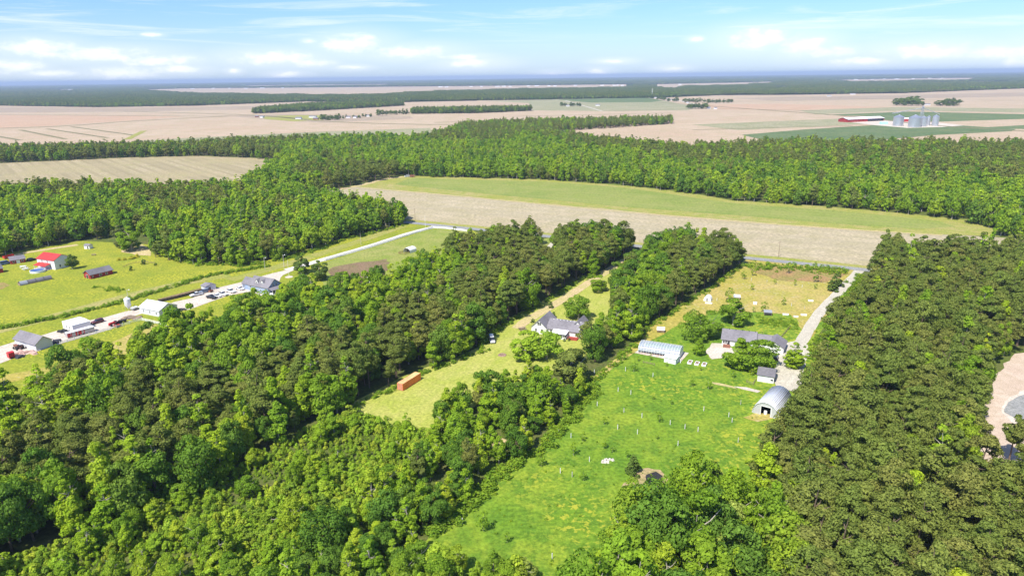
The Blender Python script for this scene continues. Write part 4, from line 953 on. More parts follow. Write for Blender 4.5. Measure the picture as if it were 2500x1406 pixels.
pole(1038.5, 554.7, 8.3, 'thin white pole at the drive entrance by the road', False, mat=PVC, r_=.09)
pole(1900.6, 627.5, 9.2, 'brown utility pole beside the road in front of the bare field', False, True)
x, y = G(706, 676.5); fp = empty('flagpole', x, y, 0, 0, 'white flagpole in a round pale bed near the blue house', 'flagpole')
MB().tube((0, 0, 0), (0, 0, 9), .08, .04, 8).build('shaft', PVC, fp); MB().lathe([(.1, 9.), (.14, 9.1), (.05, 9.2)], 8).build('finial', TRIM, fp); MB().lathe([(2.1, 0.), (2.0, .18), (.2, .3)], 18).build('planting_bed', MG['gravel'], fp)

def fence(label, pix, h, step, mat, rails, name='rail_fence', pw=.16, cat='fence', rail_t=.05, maxposts=100, rail_h=.16, board=None):
    P = [G(*p) for p in pix]; root = empty(name, P[0][0], P[0][1], 0, 0, label, cat); o = P[0]; pts = []
    for i in range(len(P) - 1):
        d = P[i + 1] - P[i]; n = max(1, int(np.hypot(*d) / step)); pts += [(P[i] + d * k / n - o, math.atan2(d[1], d[0])) for k in range(n)]
    pts.append((P[-1] - o, pts[-1][1])); me = MB().box(-pw / 2, -pw / 2, 0, pw / 2, pw / 2, h + .06).box(-pw / 2 - .02, -pw / 2 - .02, h + .06, pw / 2 + .02, pw / 2 + .02, h + .11).mesh('post', mat)
    for (p, a) in pts[:maxposts]:
        q = bpy.data.objects.new('post', me); COL.objects.link(q); q.parent = root; q.location = (p[0], p[1], 0); q.rotation_euler = (0, 0, a)
    for zz in rails:
        m = MB()
        for (p, a), (p2, _) in zip(pts[:-1], pts[1:]):
            d = p2 - p; L_ = np.hypot(*d); n = np.array([-d[1], d[0]]) / max(L_, 1e-6) * rail_t / 2; i = len(m.v)
            for z_ in (zz, zz + rail_h): m.v += [(*(p - n), z_), (*(p2 - n), z_), (*(p2 + n), z_), (*(p + n), z_)]
            m.f += [(i+3,i+2,i+1,i), (i+4,i+5,i+6,i+7)] + [(i+k, i+(k+1)%4, i+4+(k+1)%4, i+4+k) for k in range(4)]
        m.build('rail', mat, root)
    return root
fence('long white four-rail fence along the paddock side of the drive', [(795, 638), (900, 607), (1000, 575), (1058, 557.5)], 1.45, 2.6, PVC, (.25, .58, .91, 1.24), rail_h=.19)
fence('white four-rail fence along the road end of the paddock', [(1058, 557.5), (1090, 559.5), (1140, 566)], 1.45, 2.6, PVC, (.25, .58, .91, 1.24), rail_h=.19)
fence('white three-rail fence along the lower side of the gravel yard', [(147, 841), (200, 826), (269, 806), (300, 796.5), (334, 785.3), (346.7, 782.6)], 1.35, 2.5, PVC, (.3, .72, 1.12))
fence('white three-rail fence running from the yard corner into the trees', [(346.7, 782.6), (387, 792), (411, 797.8), (443, 805), (458, 808.5)], 1.35, 2.5, PVC, (.3, .72, 1.12))
fence('dark board retaining fence along the back of the gravel yard', [(388, 739), (430, 729.5), (470, 719.5), (500, 711)], 1.5, 1.6, principled('dark_brown_boards', (.085, .065, .055), .9, var=.3), (.05, .4, .75, 1.1), 'retaining_fence', .2, rail_h=.33)
fence('weathered wooden fence beside the garage', [(1823, 934.5), (1839, 940), (1845, 930)], 1.1, 1.8, WOOD, (.35, .8), 'wooden_fence', .12, rail_h=.1)
fence('brown wooden fence at the garden behind the grey-roofed house', [(1904, 829), (1929, 801)], 1.2, 1.8, WOOD, (.3, .7, 1.05), 'wooden_fence', .12, rail_h=.1)
fence('low rail frame on the grass left of the small white shed', [(1570, 886), (1598, 892)], .8, 1.2, WOOD, (.3, .65), 'wooden_fence', .1, rail_h=.08)
fence('small wooden gate fence at the meadow top left corner', [(1503, 871), (1521, 876)], 1.0, 1.2, WOOD, (.3, .7), 'wooden_fence', .1, rail_h=.08)
fence('curved low pole fence round the dry ring in the left pasture', [(303, 653), (315, 647), (332, 643), (352, 641), (378, 644)], 1.0, 2.5, WOOD, (.4, .8), 'wooden_fence', .12, rail_h=.1)

# -- vehicles
PAINT = {k: principled(k + '_car_paint', c, .28, spec=.5, var=.04) for k, c in dict(white=(.78, .78, .77), black=(.02, .02, .025), grey=(.22, .26, .32), maroon=(.13, .02, .025), blue=(.10, .18, .34), navy=(.04, .05, .09)).items()}
def car(px, py, to, kind, col, label, name='car', group=None, cat=None):
    """px,py: middle of the car on the ground; to: a pixel it faces"""
    p, q = G(px, py), G(*to); a = math.atan2(q[1] - p[1], q[0] - p[0]); c = empty(name, p[0], p[1], a, .16, label, cat or name.replace('_', ' '), group)
    pt = PAINT[col]; Lh = {'sedan': 2.35, 'suv': 2.4, 'pickup': 2.9, 'van': 2.7}[kind]
    if kind == 'sedan': body, cab = [(-Lh, .4), (-Lh, .85), (-1.5, .98), (.9, .95), (2.1, .75), (Lh, .6), (Lh, .32), (-Lh, .32)], [(-1.55, .97), (-.9, 1.42), (.25, 1.44), (1.0, .95)]
    elif kind == 'suv': body, cab = [(-Lh, .4), (-Lh, 1.05), (.9, 1.08), (2.2, .98), (Lh, .75), (Lh, .35), (-Lh, .35)], [(-2.3, 1.06), (-2.1, 1.72), (.2, 1.74), (1.0, 1.08)]
    elif kind == 'van': body, cab = [(-Lh, .35), (-Lh, 1.2), (1.6, 1.2), (2.5, 1.0), (Lh, .8), (Lh, .35)], [(-2.66, 1.19), (-2.6, 2.2), (1.0, 2.25), (1.9, 1.18)]
    else: body, cab = [(-Lh, .45), (-Lh, 1.1), (-.85, 1.1), (1.0, 1.12), (2.65, 1.02), (Lh, .85), (Lh, .42), (-Lh, .42)], [(-.85, 1.1), (-.7, 1.78), (.35, 1.8), (1.1, 1.1)]
    W2 = .95 if kind != 'sedan' else .9
    MB().prism(body, -W2, W2, 'y').build('body', pt, c)
    m = MB(); i0 = len(m.v); k = len(cab)
    for yy in (-1, 1):
        for (x, z) in cab: m.v.append((x, yy * W2 * (.97 if z < 1.25 else .78), z))
    m.f = [tuple(range(k - 1, -1, -1)), tuple(range(k, 2 * k))] + [(j, (j + 1) % k, k + (j + 1) % k, k + j) for j in range(k)]
    m.build('window_glass', GLASS, c)
    x0, x1, zt = cab[1][0], cab[2][0], cab[1][1]; MB().box(x0 - .04, -W2 * .8, zt - .02, x1 + .05, W2 * .8, zt + .06).build('roof', pt, c)
    if kind == 'pickup': MB().box(-Lh + .1, -W2 + .12, 1.1, -1.0, W2 - .12, 1.106).build('bed', DARKM, c)
    wm_ = WHEEL; 
    for wx in (-Lh * .6, Lh * .62):
        for wy in (-W2, W2):
            w = bpy.data.objects.new('wheel', wm_); COL.objects.link(w); w.parent = c; w.location = (wx, wy * .96, .2)
    for wy in (-.62, .62):
        MB().box(Lh - .06, wy - .18, .66, Lh + .015, wy + .18, .8).build('headlight', TRIM, c)
        MB().box(-Lh - .015, wy - .12, .7, -Lh + .05, wy + .12, .9).build('tail_light', REDP, c)
    MB().box(Lh - .02, -W2 * .9, .34, Lh + .1, W2 * .9, .55).box(-Lh - .1, -W2 * .9, .34, -Lh + .02, W2 * .9, .55).build('bumper', DARKM if col != 'white' else GREYM, c)
    return c
WHEEL = MB().tube((0, -.12, 0), (0, .12, 0), .37, n=14).mesh('wheel', BLACK)
car(480, 722.5, (452, 729), 'pickup', 'white', 'white pickup truck nearest the dark retaining fence', 'pickup_truck')
car(499, 715, (475, 721), 'suv', 'grey', 'blue-grey car parked behind the white pickup by the small grey shed')
car(517, 729, (552, 736), 'pickup', 'black', 'black pickup truck on the lower edge of the gravel yard', 'pickup_truck')
car(531, 725, (566, 732), 'sedan', 'white', 'white car right beside the black pickup')
car(544.5, 721, (580, 728), 'pickup', 'white', 'white pickup truck, third in the slanting row from the black one', 'pickup_truck')
car(564, 714, (600, 722), 'pickup', 'white', 'white pickup truck standing alone between the row and the blue house', 'pickup_truck')
car(586.5, 707.5, (622, 714), 'sedan', 'white', 'white sedan closest to the blue house wall')
car(238.7, 789, (225, 793), 'suv', 'maroon', 'dark maroon car beyond the long white mobile building')
car(78, 637, (90, 634), 'suv', 'black', 'black car behind the small red barn by the farm drive')
car(14, 646, (30, 643), 'van', 'blue', 'blue van in front of the small red barn', 'van')
car(1892.5, 878.5, (1896, 862), 'suv', 'navy', 'dark blue car in tree shade beside the garage')
car(1201, 834, (1206, 850), 'van', 'white', 'white van parked at the wood edge beside the pale lawn', 'van')
car(994, 432.5, (975, 434), 'van', 'white', 'white van at the top corner of the green field strip', 'van')
# trailers and machines
def trailer(A, B, W2, z0, z1, mat, label, name='trailer', roof=None, open_top=False, cat=None):
    o, a, L = frame(A, B); t = empty(name, o[0], o[1], a, 0, label, cat or name.replace('_', ' '))
    if open_top: MB().box(0, 0, z0, L, W2, z0 + .12).box(0, 0, z0 + .12, L, .06, z1).box(0, W2 - .06, z0 + .12, L, W2, z1).box(0, .06, z0 + .12, .06, W2 - .06, z1).box(L - .06, .06, z0 + .12, L, W2 - .06, z1).build('body', mat, t)
    else:
        MB().box(0, 0, z0, L, W2, z1).build('body', mat, t); MB().prism([(-.04, z1), (W2 + .04, z1), (W2 - .3, z1 + .14), (.3, z1 + .14)], -.04, L + .04, 'x').build('roof', roof or mat, t)
    for wx in (L * .42, L * .58):
        for wy in (.05, W2 - .05):
            w = bpy.data.objects.new('wheel', WHEEL); COL.objects.link(w); w.parent = t; w.location = (wx, wy, .37)
    MB().box(L, W2 / 2 - .06, z0, L + 1.1, W2 / 2 + .06, z0 + .1).build('tow_bar', DARKM, t)
    return t
STOCK = principled('red_and_grey_trailer_side', (.45, .42, .43), .5, .3, var=.1)
st = trailer((166, 827.5), (232, 809.8), 2.5, .5, 2.3, STOCK, 'long grey stock trailer with red patches behind the white yard fence', roof=WROOF, cat='trailer')
L_ = dist_px((166, 827.5), (232, 809.8))
rp = MB()
for k, (u0, u1) in enumerate(((.0, .12), (.14, .17), (.3, .36), (.4, .52), (.6, .63))): rp.box(L_ * u0 + .02, -.03, .6, L_ * u1, -.002, 2.2)
rp.build('red_panels', REDP, st)
trailer((24, 878), (38, 874), 2.2, .5, 2.5, REDP, 'bright red box trailer on the gravel near the left edge of the view', roof=REDP, cat='trailer')
trailer((326, 760), (338, 756), 2.2, .6, 1.5, GREYM, 'small grey trailer under a pale cover beside the feed silo', roof=WROOF, cat='trailer')
trailer((12, 634), (36, 629), 2.2, .6, 2.0, REDP, 'red farm wagon behind the small red barn', 'farm_wagon', open_top=True, cat='wagon')
trailer((284, 801), (296, 797.5), 2., .5, 1., REDP, 'low red trailer crossing the white yard fence line', open_top=True, cat='trailer')
trailer((1001, 433.5), (1012, 433), 2.2, .5, 2.2, RUST, 'brown trailer behind the white van at the green strip corner', cat='trailer')
trailer((514, 715), (521, 713), 1.6, .4, 1.1, RUST, 'rusty trailer beside the small grey shed door', open_top=True, cat='trailer')
def tractor(px, py, to, mat, label, s=1.):
    p, q = G(px, py), G(*to); t = empty('tractor', p[0], p[1], math.atan2(q[1] - p[1], q[0] - p[0]), 0, label, 'tractor'); t.scale = (s,) * 3
    MB().box(-.2, -.42, .7, 1.9, .42, 1.45).box(1.85, -.36, .6, 2.1, .36, 1.3).build('hood', mat, t)
    MB().box(-1.2, -.6, .8, -.2, .6, 1.1).box(-1.3, -1.0, 1.25, -.3, -.6, 1.4).box(-1.3, .6, 1.25, -.3, 1.0, 1.4).build('fender', mat, t)
    MB().box(-.95, -.3, 1.1, -.45, .3, 1.25).box(-1.05, -.3, 1.1, -.95, .3, 1.7).build('seat', DARKM, t)
    MB().tube((-.2, 0, 1.2), (-.45, 0, 1.75), .04, n=6).lathe([(.2, 1.75), (.2, 1.79)], 12, -.45, 0).build('steering_wheel', DARKM, t)
    for sy in (-.8, .8):
        MB().tube((-.8, sy - .2, .75), (-.8, sy + .2, .75), .75, n=16).build('rear_wheel', BLACK, t); MB().tube((1.5, sy * .85 - .12, .42), (1.5, sy * .85 + .12, .42), .42, n=14).build('front_wheel', BLACK, t)
    return t
tractor(46, 853, (30, 848), RUST, 'rust-red tractor standing before the white side of the grey barn', 1.25)
tractor(279.5, 794, (270, 797), REDP, 'red tractor at the white fence below the gravel yard', 1.1)
tractor(297.6, 788, (310, 785), DARKM, 'dark tractor just right of the red tractor by the fence', .9)
def pallet_stack(px, py, L, W2, h, label, name='scrap_pile', mat=None):
    x, y = G(px, py); m = MB(); rs = random.Random(int(px * 7 + py))
    for k in range(9):
        cx, cy_ = rs.uniform(-L / 2, L / 2), rs.uniform(-W2 / 2, W2 / 2); a, b = rs.uniform(.4, L * .4), rs.uniform(.3, W2 * .4); z = rs.uniform(0, h * .3); m.box(cx - a, cy_ - b, 0 if k < 5 else h * .3, cx + a, cy_ + b, h * rs.uniform(.4, 1), .25, rs.uniform(0, 3))
    o_ = m.build(name, mat or RUST); o_.location = (x, y, .0); return tag(o_, label, name.replace('_', ' '))
pallet_stack(66, 862, 7, 3, .9, 'pinkish pile of scrap along the grey barn wall', mat=principled('pinkish_scrap', (.50, .32, .26), .85, var=.25))
pallet_stack(48, 871, 4, 2, 1.0, 'dark heap of machinery parts between red trailer and tractor', mat=DARKM)
pallet_stack(138, 836, 4, 2, 1.2, 'dark stacked implements at the corner of the grey barn', 'implement_stack', DARKM)
pallet_stack(165, 812, 6, 2.4, 1.3, 'black machines in front of the long white mobile building', 'machine_row', DARKM)
pallet_stack(322, 777, 7, 3, .7, 'brown timber heap on the grass inside the white fence corner', 'timber_heap', WOOD)
pallet_stack(447, 757, 3, 1.2, .9, 'dark barrels heap at the lower corner of the upper yard', 'barrel_heap', DARKM)
x, y = G(1484, 1126); m = MB(); rs = random.Random(4)
for k in range(26):
    a, b = rs.uniform(-1.6, 1.6), rs.uniform(-.9, .9); s_ = rs.uniform(.2, .45); m.box(a - s_, b - s_ * .7, -.05, a + s_, b + s_ * .7, s_ * rs.uniform(.6, 1.2), .45, rs.uniform(0, 3))
o_ = m.build('stone_heap', principled('pale_stone', (.60, .55, .48), .9, var=.2)); o_.location = (x, y, .06); tag(o_, 'heap of pale stones in the middle of the green meadow', 'stone heap')
x, y = G(1226, 867); f_ = empty('fire_pit', x, y, 0, .05, 'round brown fire pit with stones on the pale lawn', 'fire pit')
MB().lathe([(1.7, 0), (1.5, .25), (1.0, .3), (.8, .08), (.1, .05)], 14).build('stone_ring', principled('sooty_stone', (.30, .20, .15), .95, var=.35, scale=3), f_); MB().box(-.7, -.1, .1, .6, .1, .3).box(-.2, -.6, .12, .0, .5, .34).build('logs', WOOD, f_)
def table(px, py, label, mat, s=1., rz=.4):
    x, y = G(px, py); t = empty('picnic_table', x, y, rz, 0, label, 'picnic table'); t.scale = (s,) * 3
    MB().box(-1, -.4, .72, 1, .4, .78).build('table_top', mat, t)
    for sy in (-.75, .75): MB().box(-1, sy - .14, .42, 1, sy + .14, .47).build('bench', mat, t)
    for sx in (-.7, .7): MB().box(sx - .05, -.8, .36, sx + .05, .8, .42).box(sx - .05, -.32, 0, sx + .05, -.22, .72).box(sx - .05, .22, 0, sx + .05, .32, .72).build('leg', mat, t)
table(57, 654, 'white picnic table on the grass left of the farmhouse', TRIM, 1.5); table(63, 659, 'second white table nearer the pool on the farm grass', TRIM, 1.5, 1.2); table(1275, 806, 'grey wooden picnic table at the end of the dirt drive', WOOD, 1.5)
table(229, 624, 'small dark table alone on the grass above the long red barn', WOOD, 1.2)
# -- small white huts, hives and boxes of the right property
def coop(px, py, L, W2, h, label, name='chicken_coop', cat='coop', rz=-.25, roof=WROOF, wall=WOOD, gap=.5):
    x, y = G(px, py); c = empty(name, x, y, rz, 0, label, cat)
    MB().prism([(-W2 / 2 - .2, h), (W2 / 2 + .2, h + .55), (W2 / 2 + .2, h + .63), (-W2 / 2 - .2, h + .08)], -L / 2 - .2, L / 2 + .2, 'x').build('roof', roof, c)
    MB().box(-L / 2, -W2 / 2, gap, L / 2, W2 / 2, h).build('wall', wall, c)
    for sx in (-1, 1):
        for sy in (-1, 1): MB().box(sx * L / 2 - .06, sy * W2 / 2 - .06, 0, sx * L / 2 + .06, sy * W2 / 2 + .06, h).build('leg', WOOD, c)
    return c
coop(1613, 811, 2.8, 2.0, 1.3, 'white-roofed coop on dry grass above the greenhouse')
coop(1798.5, 731, 2.6, 2.2, 1.4, 'white-roofed coop just above the broad tree in the orchard')
coop(1874, 769.5, 3.0, 2.0, 1.5, 'grey metal-roofed coop at the edge of the green garden', roof=GREYM, wall=DARKM)
x, y = G(1717, 735); hu = empty('garden_hut', x, y, -.5, 0, 'white rounded garden hut beside the wood strip in the orchard', 'hut')
n = 8; pr = [(1.7 - 1.7 * math.cos(math.pi * i / n), 2.6 * math.sin(math.pi * i / n) ** .8) for i in range(n + 1)]
MB().prism(pr, 0, 3.2, 'y').build('shell', PVC, hu); MB().box(1.2, -.05, .02, 2.2, -.002, 1.7).build('door', GREYM, hu)
for (a, b, s, lb) in ((1730, 741.5, (3, .9, .35), 'flat white box lying right of the rounded garden hut'), (1843, 743, (1.6, 1.1, .9), 'white box hive below the small tree in the orchard'), (1917.7, 769.5, (2.4, .8, .5), 'white trough along the orchard edge, left of three'), (1943, 774.5, (1.8, .8, .4), 'pale trough along the orchard edge, middle of three'), (1962, 770.5, (2.4, .8, .5), 'white trough along the orchard edge, closest to the drive'), (1979, 736, (2.2, .8, .5), 'white box alone in the dry grass left of the concrete drive')):
    x, y = G(a, b); t = empty('white_box', x, y, -.25, .1, lb, 'box'); MB().box(-s[0] / 2, -s[1] / 2, 0, s[0] / 2, s[1] / 2, s[2]).build('body', PVC, t); MB().box(-s[0] / 2 - .06, -s[1] / 2 - .06, s[2], s[0] / 2 + .06, s[1] / 2 + .06, s[2] + .08).build('lid', TRIM, t)
for (a, b, lb) in ((1684.7, 886, 'white-edged raised bed of brown soil closest to the greenhouse'), (1702, 889, 'white-edged raised bed, middle of three'), (1719.4, 891.5, 'white-edged raised bed, right one of three')):
    x, y = G(a, b); t = empty('raised_bed', x, y, R(62), .06, lb, 'raised bed'); m = MB(); l, w = 2.6, 1.5
    m.box(-l / 2, -w / 2, 0, l / 2, -w / 2 + .2, .6).box(-l / 2, w / 2 - .2, 0, l / 2, w / 2, .6).box(-l / 2, -w / 2 + .2, 0, -l / 2 + .2, w / 2 - .2, .6).box(l / 2 - .2, -w / 2 + .2, 0, l / 2, w / 2 - .2, .6).build('frame', PVC, t)
    MB().box(-l / 2 + .2, -w / 2 + .2, .1, l / 2 - .2, w / 2 - .2, .5).build('soil', principled('bed_soil', (.24, .15, .09), .95, var=.3, scale=5), t)
t0 = empty('water_tap', *G(1661, 886), 0, .06, 'white tap post beside the small white shed', 'tap'); MB().box(-.12, -.12, 0, .12, .12, 1.2).build('post', PVC, t0); MB().tube((0, -.1, 1.), (0, -.4, .95), .04).build('spout', GREYM, t0)

# -- orchard: guards and young trees
GUARD = MB().tube((0, 0, 0), (0, 0, 1.5), .085, .085, 10).mesh('tube', PVC); STAKE = MB().box(.095, -.03, 0, .15, .03, 1.9).mesh('stake', WOOD)
for a, b in ((1527,906),(1594,920),(1509,956),(1540,963),(1458,991),(1523,1007),(1567,1020),(1508,1048),(1556,1060),(1636,1037),(1672,1047),(1704,1054),(1718,1003),(1779,1018),(1787,1031),(1802,1080),(1364,1061),(1394,1069),(1439,1127),(1368,1155),(1397,1164),(1129,1278),(1348,1365),(1451,912),(1808,988),(1655,1088),(1375,1031)):
    x, y = G(a, b); t = empty('tree_guard', x, y, random.uniform(0, 6), .06, 'white tube tree guard with stake standing in the green meadow', 'tree guard', 'white tree guards in the meadow')
    part_copy('tube', GUARD, t); part_copy('stake', STAKE, t)
for a, b in ((1750,735),(1834,686),(1872,690),(1958,703),(1964,755),(1932,748),(1768,667)):
    x, y = G(a, b); t = empty('tree_guard', x, y, random.uniform(0, 6), .1, 'white tube tree guard with stake in the dry orchard grass', 'tree guard', 'white tree guards in the dry orchard')
    part_copy('tube', GUARD, t); part_copy('stake', STAKE, t)
YG = [(crown_mesh('young_crown', 'young', 70 + v, 260, .2, ML['oak']), trunk_mesh('young_trunk', 'young', 70 + v, barkg)) for v in range(3)]
YOUNG = ((1547,908,3.6),(1485,896,2.6),(1689,943,3.4),(1729,950,3.6),(1790,923,3.0),(1595,976,2.0),(1610,1031,3.4),(1475,1037,2.6),(1422,1077,2.8),(1474,1095,3.0),(1400,1112,4.0),(1321,1138,4.0),(1495,1105,2.2),(1531,1118,2.4),(1425,1173,3.0),(1180,1296,5.2),(1238,1324,2.6),(1640,988,2.),(1603,1072,1.8),(1835,918,2.6),
         (1782,680,4.2),(1816,682,4.2),(1837,674,5.0),(1836,708,3.2),(1892,694,2.8),(1940,698,3.2),(1990,706,2.8),(1992,690,5.5),(1924,668,6.),(1912,745,3.6),(1864,762,4.6),(1839,763,2.6),(1777,733,6.),(1710,905,1.8),(1558,882,2.),(1588,880,2.6),(1627,894,1.8))
for i, (a, b, h) in enumerate(YOUNG):
    x, y = G(a, b); dry = b < 770; v = i % 3
    lbl = {3.6: None, 5.2: 'largest young tree alone at the bottom of the meadow', 6.: None, 5.5: 'bushy young tree at the red dry grass near the drive'}.get(h) or ('young orchard tree on the dry grass between the road and the garden' if dry else 'small young tree planted in the green meadow')
    t = empty('young_tree', x, y, random.uniform(0, 6), .06, lbl, 'young tree', 'young trees in the dry orchard' if dry else 'young trees in the meadow')
    t.scale = (h / 4.4 * random.uniform(.85, 1.1),) * 2 + (h / 4.2,); part_copy('trunk', YG[v][1], t); part_copy('crown', YG[v][0], t)

# -- bushes
for a in ((291, 636, 1.5, 3.2, 'yellow'), (303, 635, 1.6, 3.6, 'yellow'), (322, 632, 1.8, 3.8, 'yellow'), (334, 628, 2.0, 4.0, 'yellow')):
    lone(a[0], a[1], 'shrub', a[2], a[3], 'yellow-flowering bush in the row below the old farm trees', 'shrub', 'bush', group='yellow bushes below the old trees', mat='yellow')
for a in ((1377, 833, 1.3, 1.6, 'small dark bush in front of the white sunroom'), (1389, 831.5, 1.2, 1.5, 'small dark bush at the left corner of the red deck'), (1365, 847, 1.6, 2.0, 'dark bush on the bare ground below the sunroom'), (1352, 775, 2.6, 2.2, 'reddish bush behind the left roof peak of the white house'), (1300, 788, 1.8, 2., 'small bush left of the white house gable'), (1290, 835, 1.2, 2.6, 'low bush on the pale lawn near the bright trees'), (350, 646, 3.0, 3.2, 'dark round bush on the ring fence'), (320, 661, 2.6, 2.6, 'dark small bush at the lower side of the ring'), (380, 649, 2.0, 2.0, 'small bush at the right end of the ring fence'), (1345, 752, 3, 3, 'bush beside the dirt drive behind the white house')):
    lone(a[0], a[1], 'shrub', a[2], a[3], a[4], 'shrub', 'bush', mat='dark')
for a in ((2462, 1128, 'pine', 14, 6.5, 'tall thin pine standing alone at the lower edge of the dirt clearing'), (2488, 1150, 'pine', 15, 7, 'tall pine right of the thin one at the dirt clearing edge'), (2395, 905, 'gum', 14, 4.5, 'thin pale green tree at the left edge of the dirt clearing'), (2425, 880, 'gum', 14, 5, 'bright yellow-green tree at the top edge of the dirt clearing'), (2450, 868, 'gum', 13, 4.5, 'slim tree with bare trunk above the dirt clearing')):
    lone(a[0], a[1], a[2], a[3], a[4], a[5], 'pine_tree' if a[2] == 'pine' else 'broadleaf_tree')
# weeds: ditch line, wood hems and tufts in the meadow (nobody could count them)
wx, wy, ws_, wi = [], [], [], []
def strew(pix, n, w, h0, h1, kinds=(0, 1, 2)):
    P = [G(*p) for p in pix]; seg = [np.hypot(*(P[i + 1] - P[i])) for i in range(len(P) - 1)]; tot = sum(seg)
    for _ in range(n):
        u = random.uniform(0, tot); i = 0
        while u > seg[i] and i < len(seg) - 1: u -= seg[i]; i += 1
        d = (P[i + 1] - P[i]) / seg[i]; p = P[i] + d * u + np.array([-d[1], d[0]]) * random.gauss(0, w); wx.append(p[0]); wy.append(p[1]); ws_.append(random.uniform(h0, h1)); wi.append(random.choice(kinds))
strew([(-60, 813), (150, 775), (300, 738), (420, 702), (500, 676), (600, 660), (660, 650)], 420, 1.0, .5, 1.7)
strew([(380, 612), (480, 646), (600, 650), (700, 634), (850, 584), (985, 552)], 260, 1.3, .6, 1.8)
strew([(1450, 930), (1545, 848), (1582, 802), (1700, 728), (1815, 648)], 240, .9, .4, 1.5)
strew([(1830, 655), (1900, 652), (2000, 660), (2070, 668)], 160, 4, .5, 1.9)
strew([(1330, 1092), (1440, 965), (1445, 930)], 160, 1.2, .5, 1.8)
strew([(1050, 1310), (1170, 1208), (1215, 1158), (1310, 1100)], 200, 1.5, .5, 2.)
strew([(860, 1016), (930, 1048), (1062, 1070)], 140, 1.5, .6, 2.2)
strew([(850, 1000), (944, 956), (1022, 916), (1112, 882), (1170, 860), (1183, 830), (1245, 787), (1332, 737), (1420, 684), (1464, 668)], 240, .9, .4, 1.6)
strew([(2100, 672), (2060, 750), (1995, 838), (1985, 880)], 220, 1.6, .5, 1.8)
strew([(1880, 1120), (1860, 1200), (1760, 1240), (1640, 1262)], 160, 2, .6, 2.0)
strew([(100, 925), (250, 905), (390, 878)], 140, 2, .5, 1.8); strew([(1850, 785), (1900, 788), (1945, 790)], 120, 3, .4, 1.1); strew([(230, 700), (300, 712), (262, 704)], 60, 1.5, .4, 1.0)
for _ in range(260):
    a, b = random.uniform(1000, 1900), random.uniform(900, 1400)
    if inpoly([a], [b], [(1460,960),(1560,880),(1850,960),(1860,1060),(1820,1160),(1540,1220),(1440,1300),(1400,1400),(1040,1400),(1100,1290),(1330,1100)])[0]: p = G(a, b); wx.append(p[0]); wy.append(p[1]); ws_.append(random.uniform(.2, .5)); wi.append(random.choice((0, 1, 2)))
WP = []
for v in range(3): o_ = bpy.data.objects.new('weed', crown_mesh('weed', 'shrub', 800 + v, 150, .42, ML['oak'])); WP.append(o_)
sz = np.array(ws_); gn_scatter('weeds', WP, np.stack([wx, wy, np.full(len(wx), .05)], 1), rng.uniform(0, 6.28, len(wx)), np.stack([sz * .45, sz * .45, sz / 4.4], 1), np.array(wi), 'tall weeds along the ditches, wood edges and meadow', 'weeds')

# -- far plain: grain bins, barns and farms
M1 = mpp(2232, 311)
for (a, b, w, ev, tp, lb) in ((2191.8, 308.2, 24, 286, 281, 'shiny grain bin standing apart at the left of the group'), (2231.3, 311, 28, 288.5, 281.5, 'widest shiny grain bin in front of the conveyor tower'), (2252, 309.7, 17, 288.5, 284, 'grain bin touching the widest bin on its right'), (2265, 307.4, 9, 285.5, 283, 'narrow grain bin between the wide bins and the end bin'), (2282, 308, 15, 285, 281, 'tall grain bin at the right end of the group')):
    silo(a, b, w / M1 / 2, 0, (b - ev) / M1, (b - tp) / M1, lb, GALV, False, 'grain_bin', 'grain bin')
x, y = G(2247, 306); t = empty('conveyor_tower', x, y, 0, 0, 'lattice conveyor tower rising above the grain bins', 'tower'); hT = 43 / M1; m = MB()
for sx in (-1, 1):
    for sy in (-1, 1): m.tube((sx * 4.5, sy * 3, 0), (sx * 1.2, sy * 1.2, hT), .35, n=5)
for k in range(6):
    z0, z1 = hT * k / 6, hT * (k + 1) / 6; w0, w1 = 4.5 - 3.3 * k / 6, 4.5 - 3.3 * (k + 1) / 6
    for sy in (-1, 1): m.tube((-w0, sy * (3 - 1.8 * k / 6), z0), (w1, sy * (3 - 1.8 * (k + 1) / 6), z1), .22, n=4).tube((-w1, sy * 2, z1), (w1, sy * 2, z1), .22, n=4)
m.build('lattice', GREYM, t); MB().tube((0, 0, hT * .98), (-60, -4, hT * .70), .7, n=6).tube((0, 0, hT * .98), (34, 0, hT * .62), .6, n=6).build('conveyor', GREYM, t); MB().box(-1.6, -1.6, hT, 1.6, 1.6, hT + 2.5).build('head_house', GREYM, t)
rb, L, D = house('barn', 'long red barn with white roof and open bays left of the grain bins', 'barn', (2070, 299.5), (2158, 295.5), 26, 6, 3, REDW, WROOF, 'x', 1.0)
MB().box(L * .54, -.2, .6, L * .98, -.05, 5.2).build('bay_shade_panel', GLASS, rb)  # dark panel on the wall stands in for the shaded inside of the bays
house('barn', 'far red barn between the first two grain bins', 'barn', (2205, 298), (2222, 298), 14, 6, 2, REDW, WROOF, 'x', .5)
x, y = G(2157, 304); o_ = MB().box(-7, -3, 0, 7, 3, 4).prism([(-3.2, 4), (3.2, 4), (0, 5)], -7.2, 7.2, 'x').build('tarp_shed', principled('turquoise_tarp', (.40, .70, .68), .6, var=.1)); o_.location = (x, y, 0); tag(o_, 'turquoise tarp-covered stack in front of the long red barn', 'tarp stack')
FH = []
def far_house(a, b, w, label, wall=WHITE, roof=GREYROOF, wh=3.2, d=9, group=None, name='farm_house', cat='house'):
    s = w / mpp(a, b) / 2; x, y = G(a, b); h = empty(name, x, y, random.uniform(-.3, .3), 0, label, cat, group); gable(h, -s, 0, 2 * s, d, wh, 2.4, wall, roof, 'x', .3)
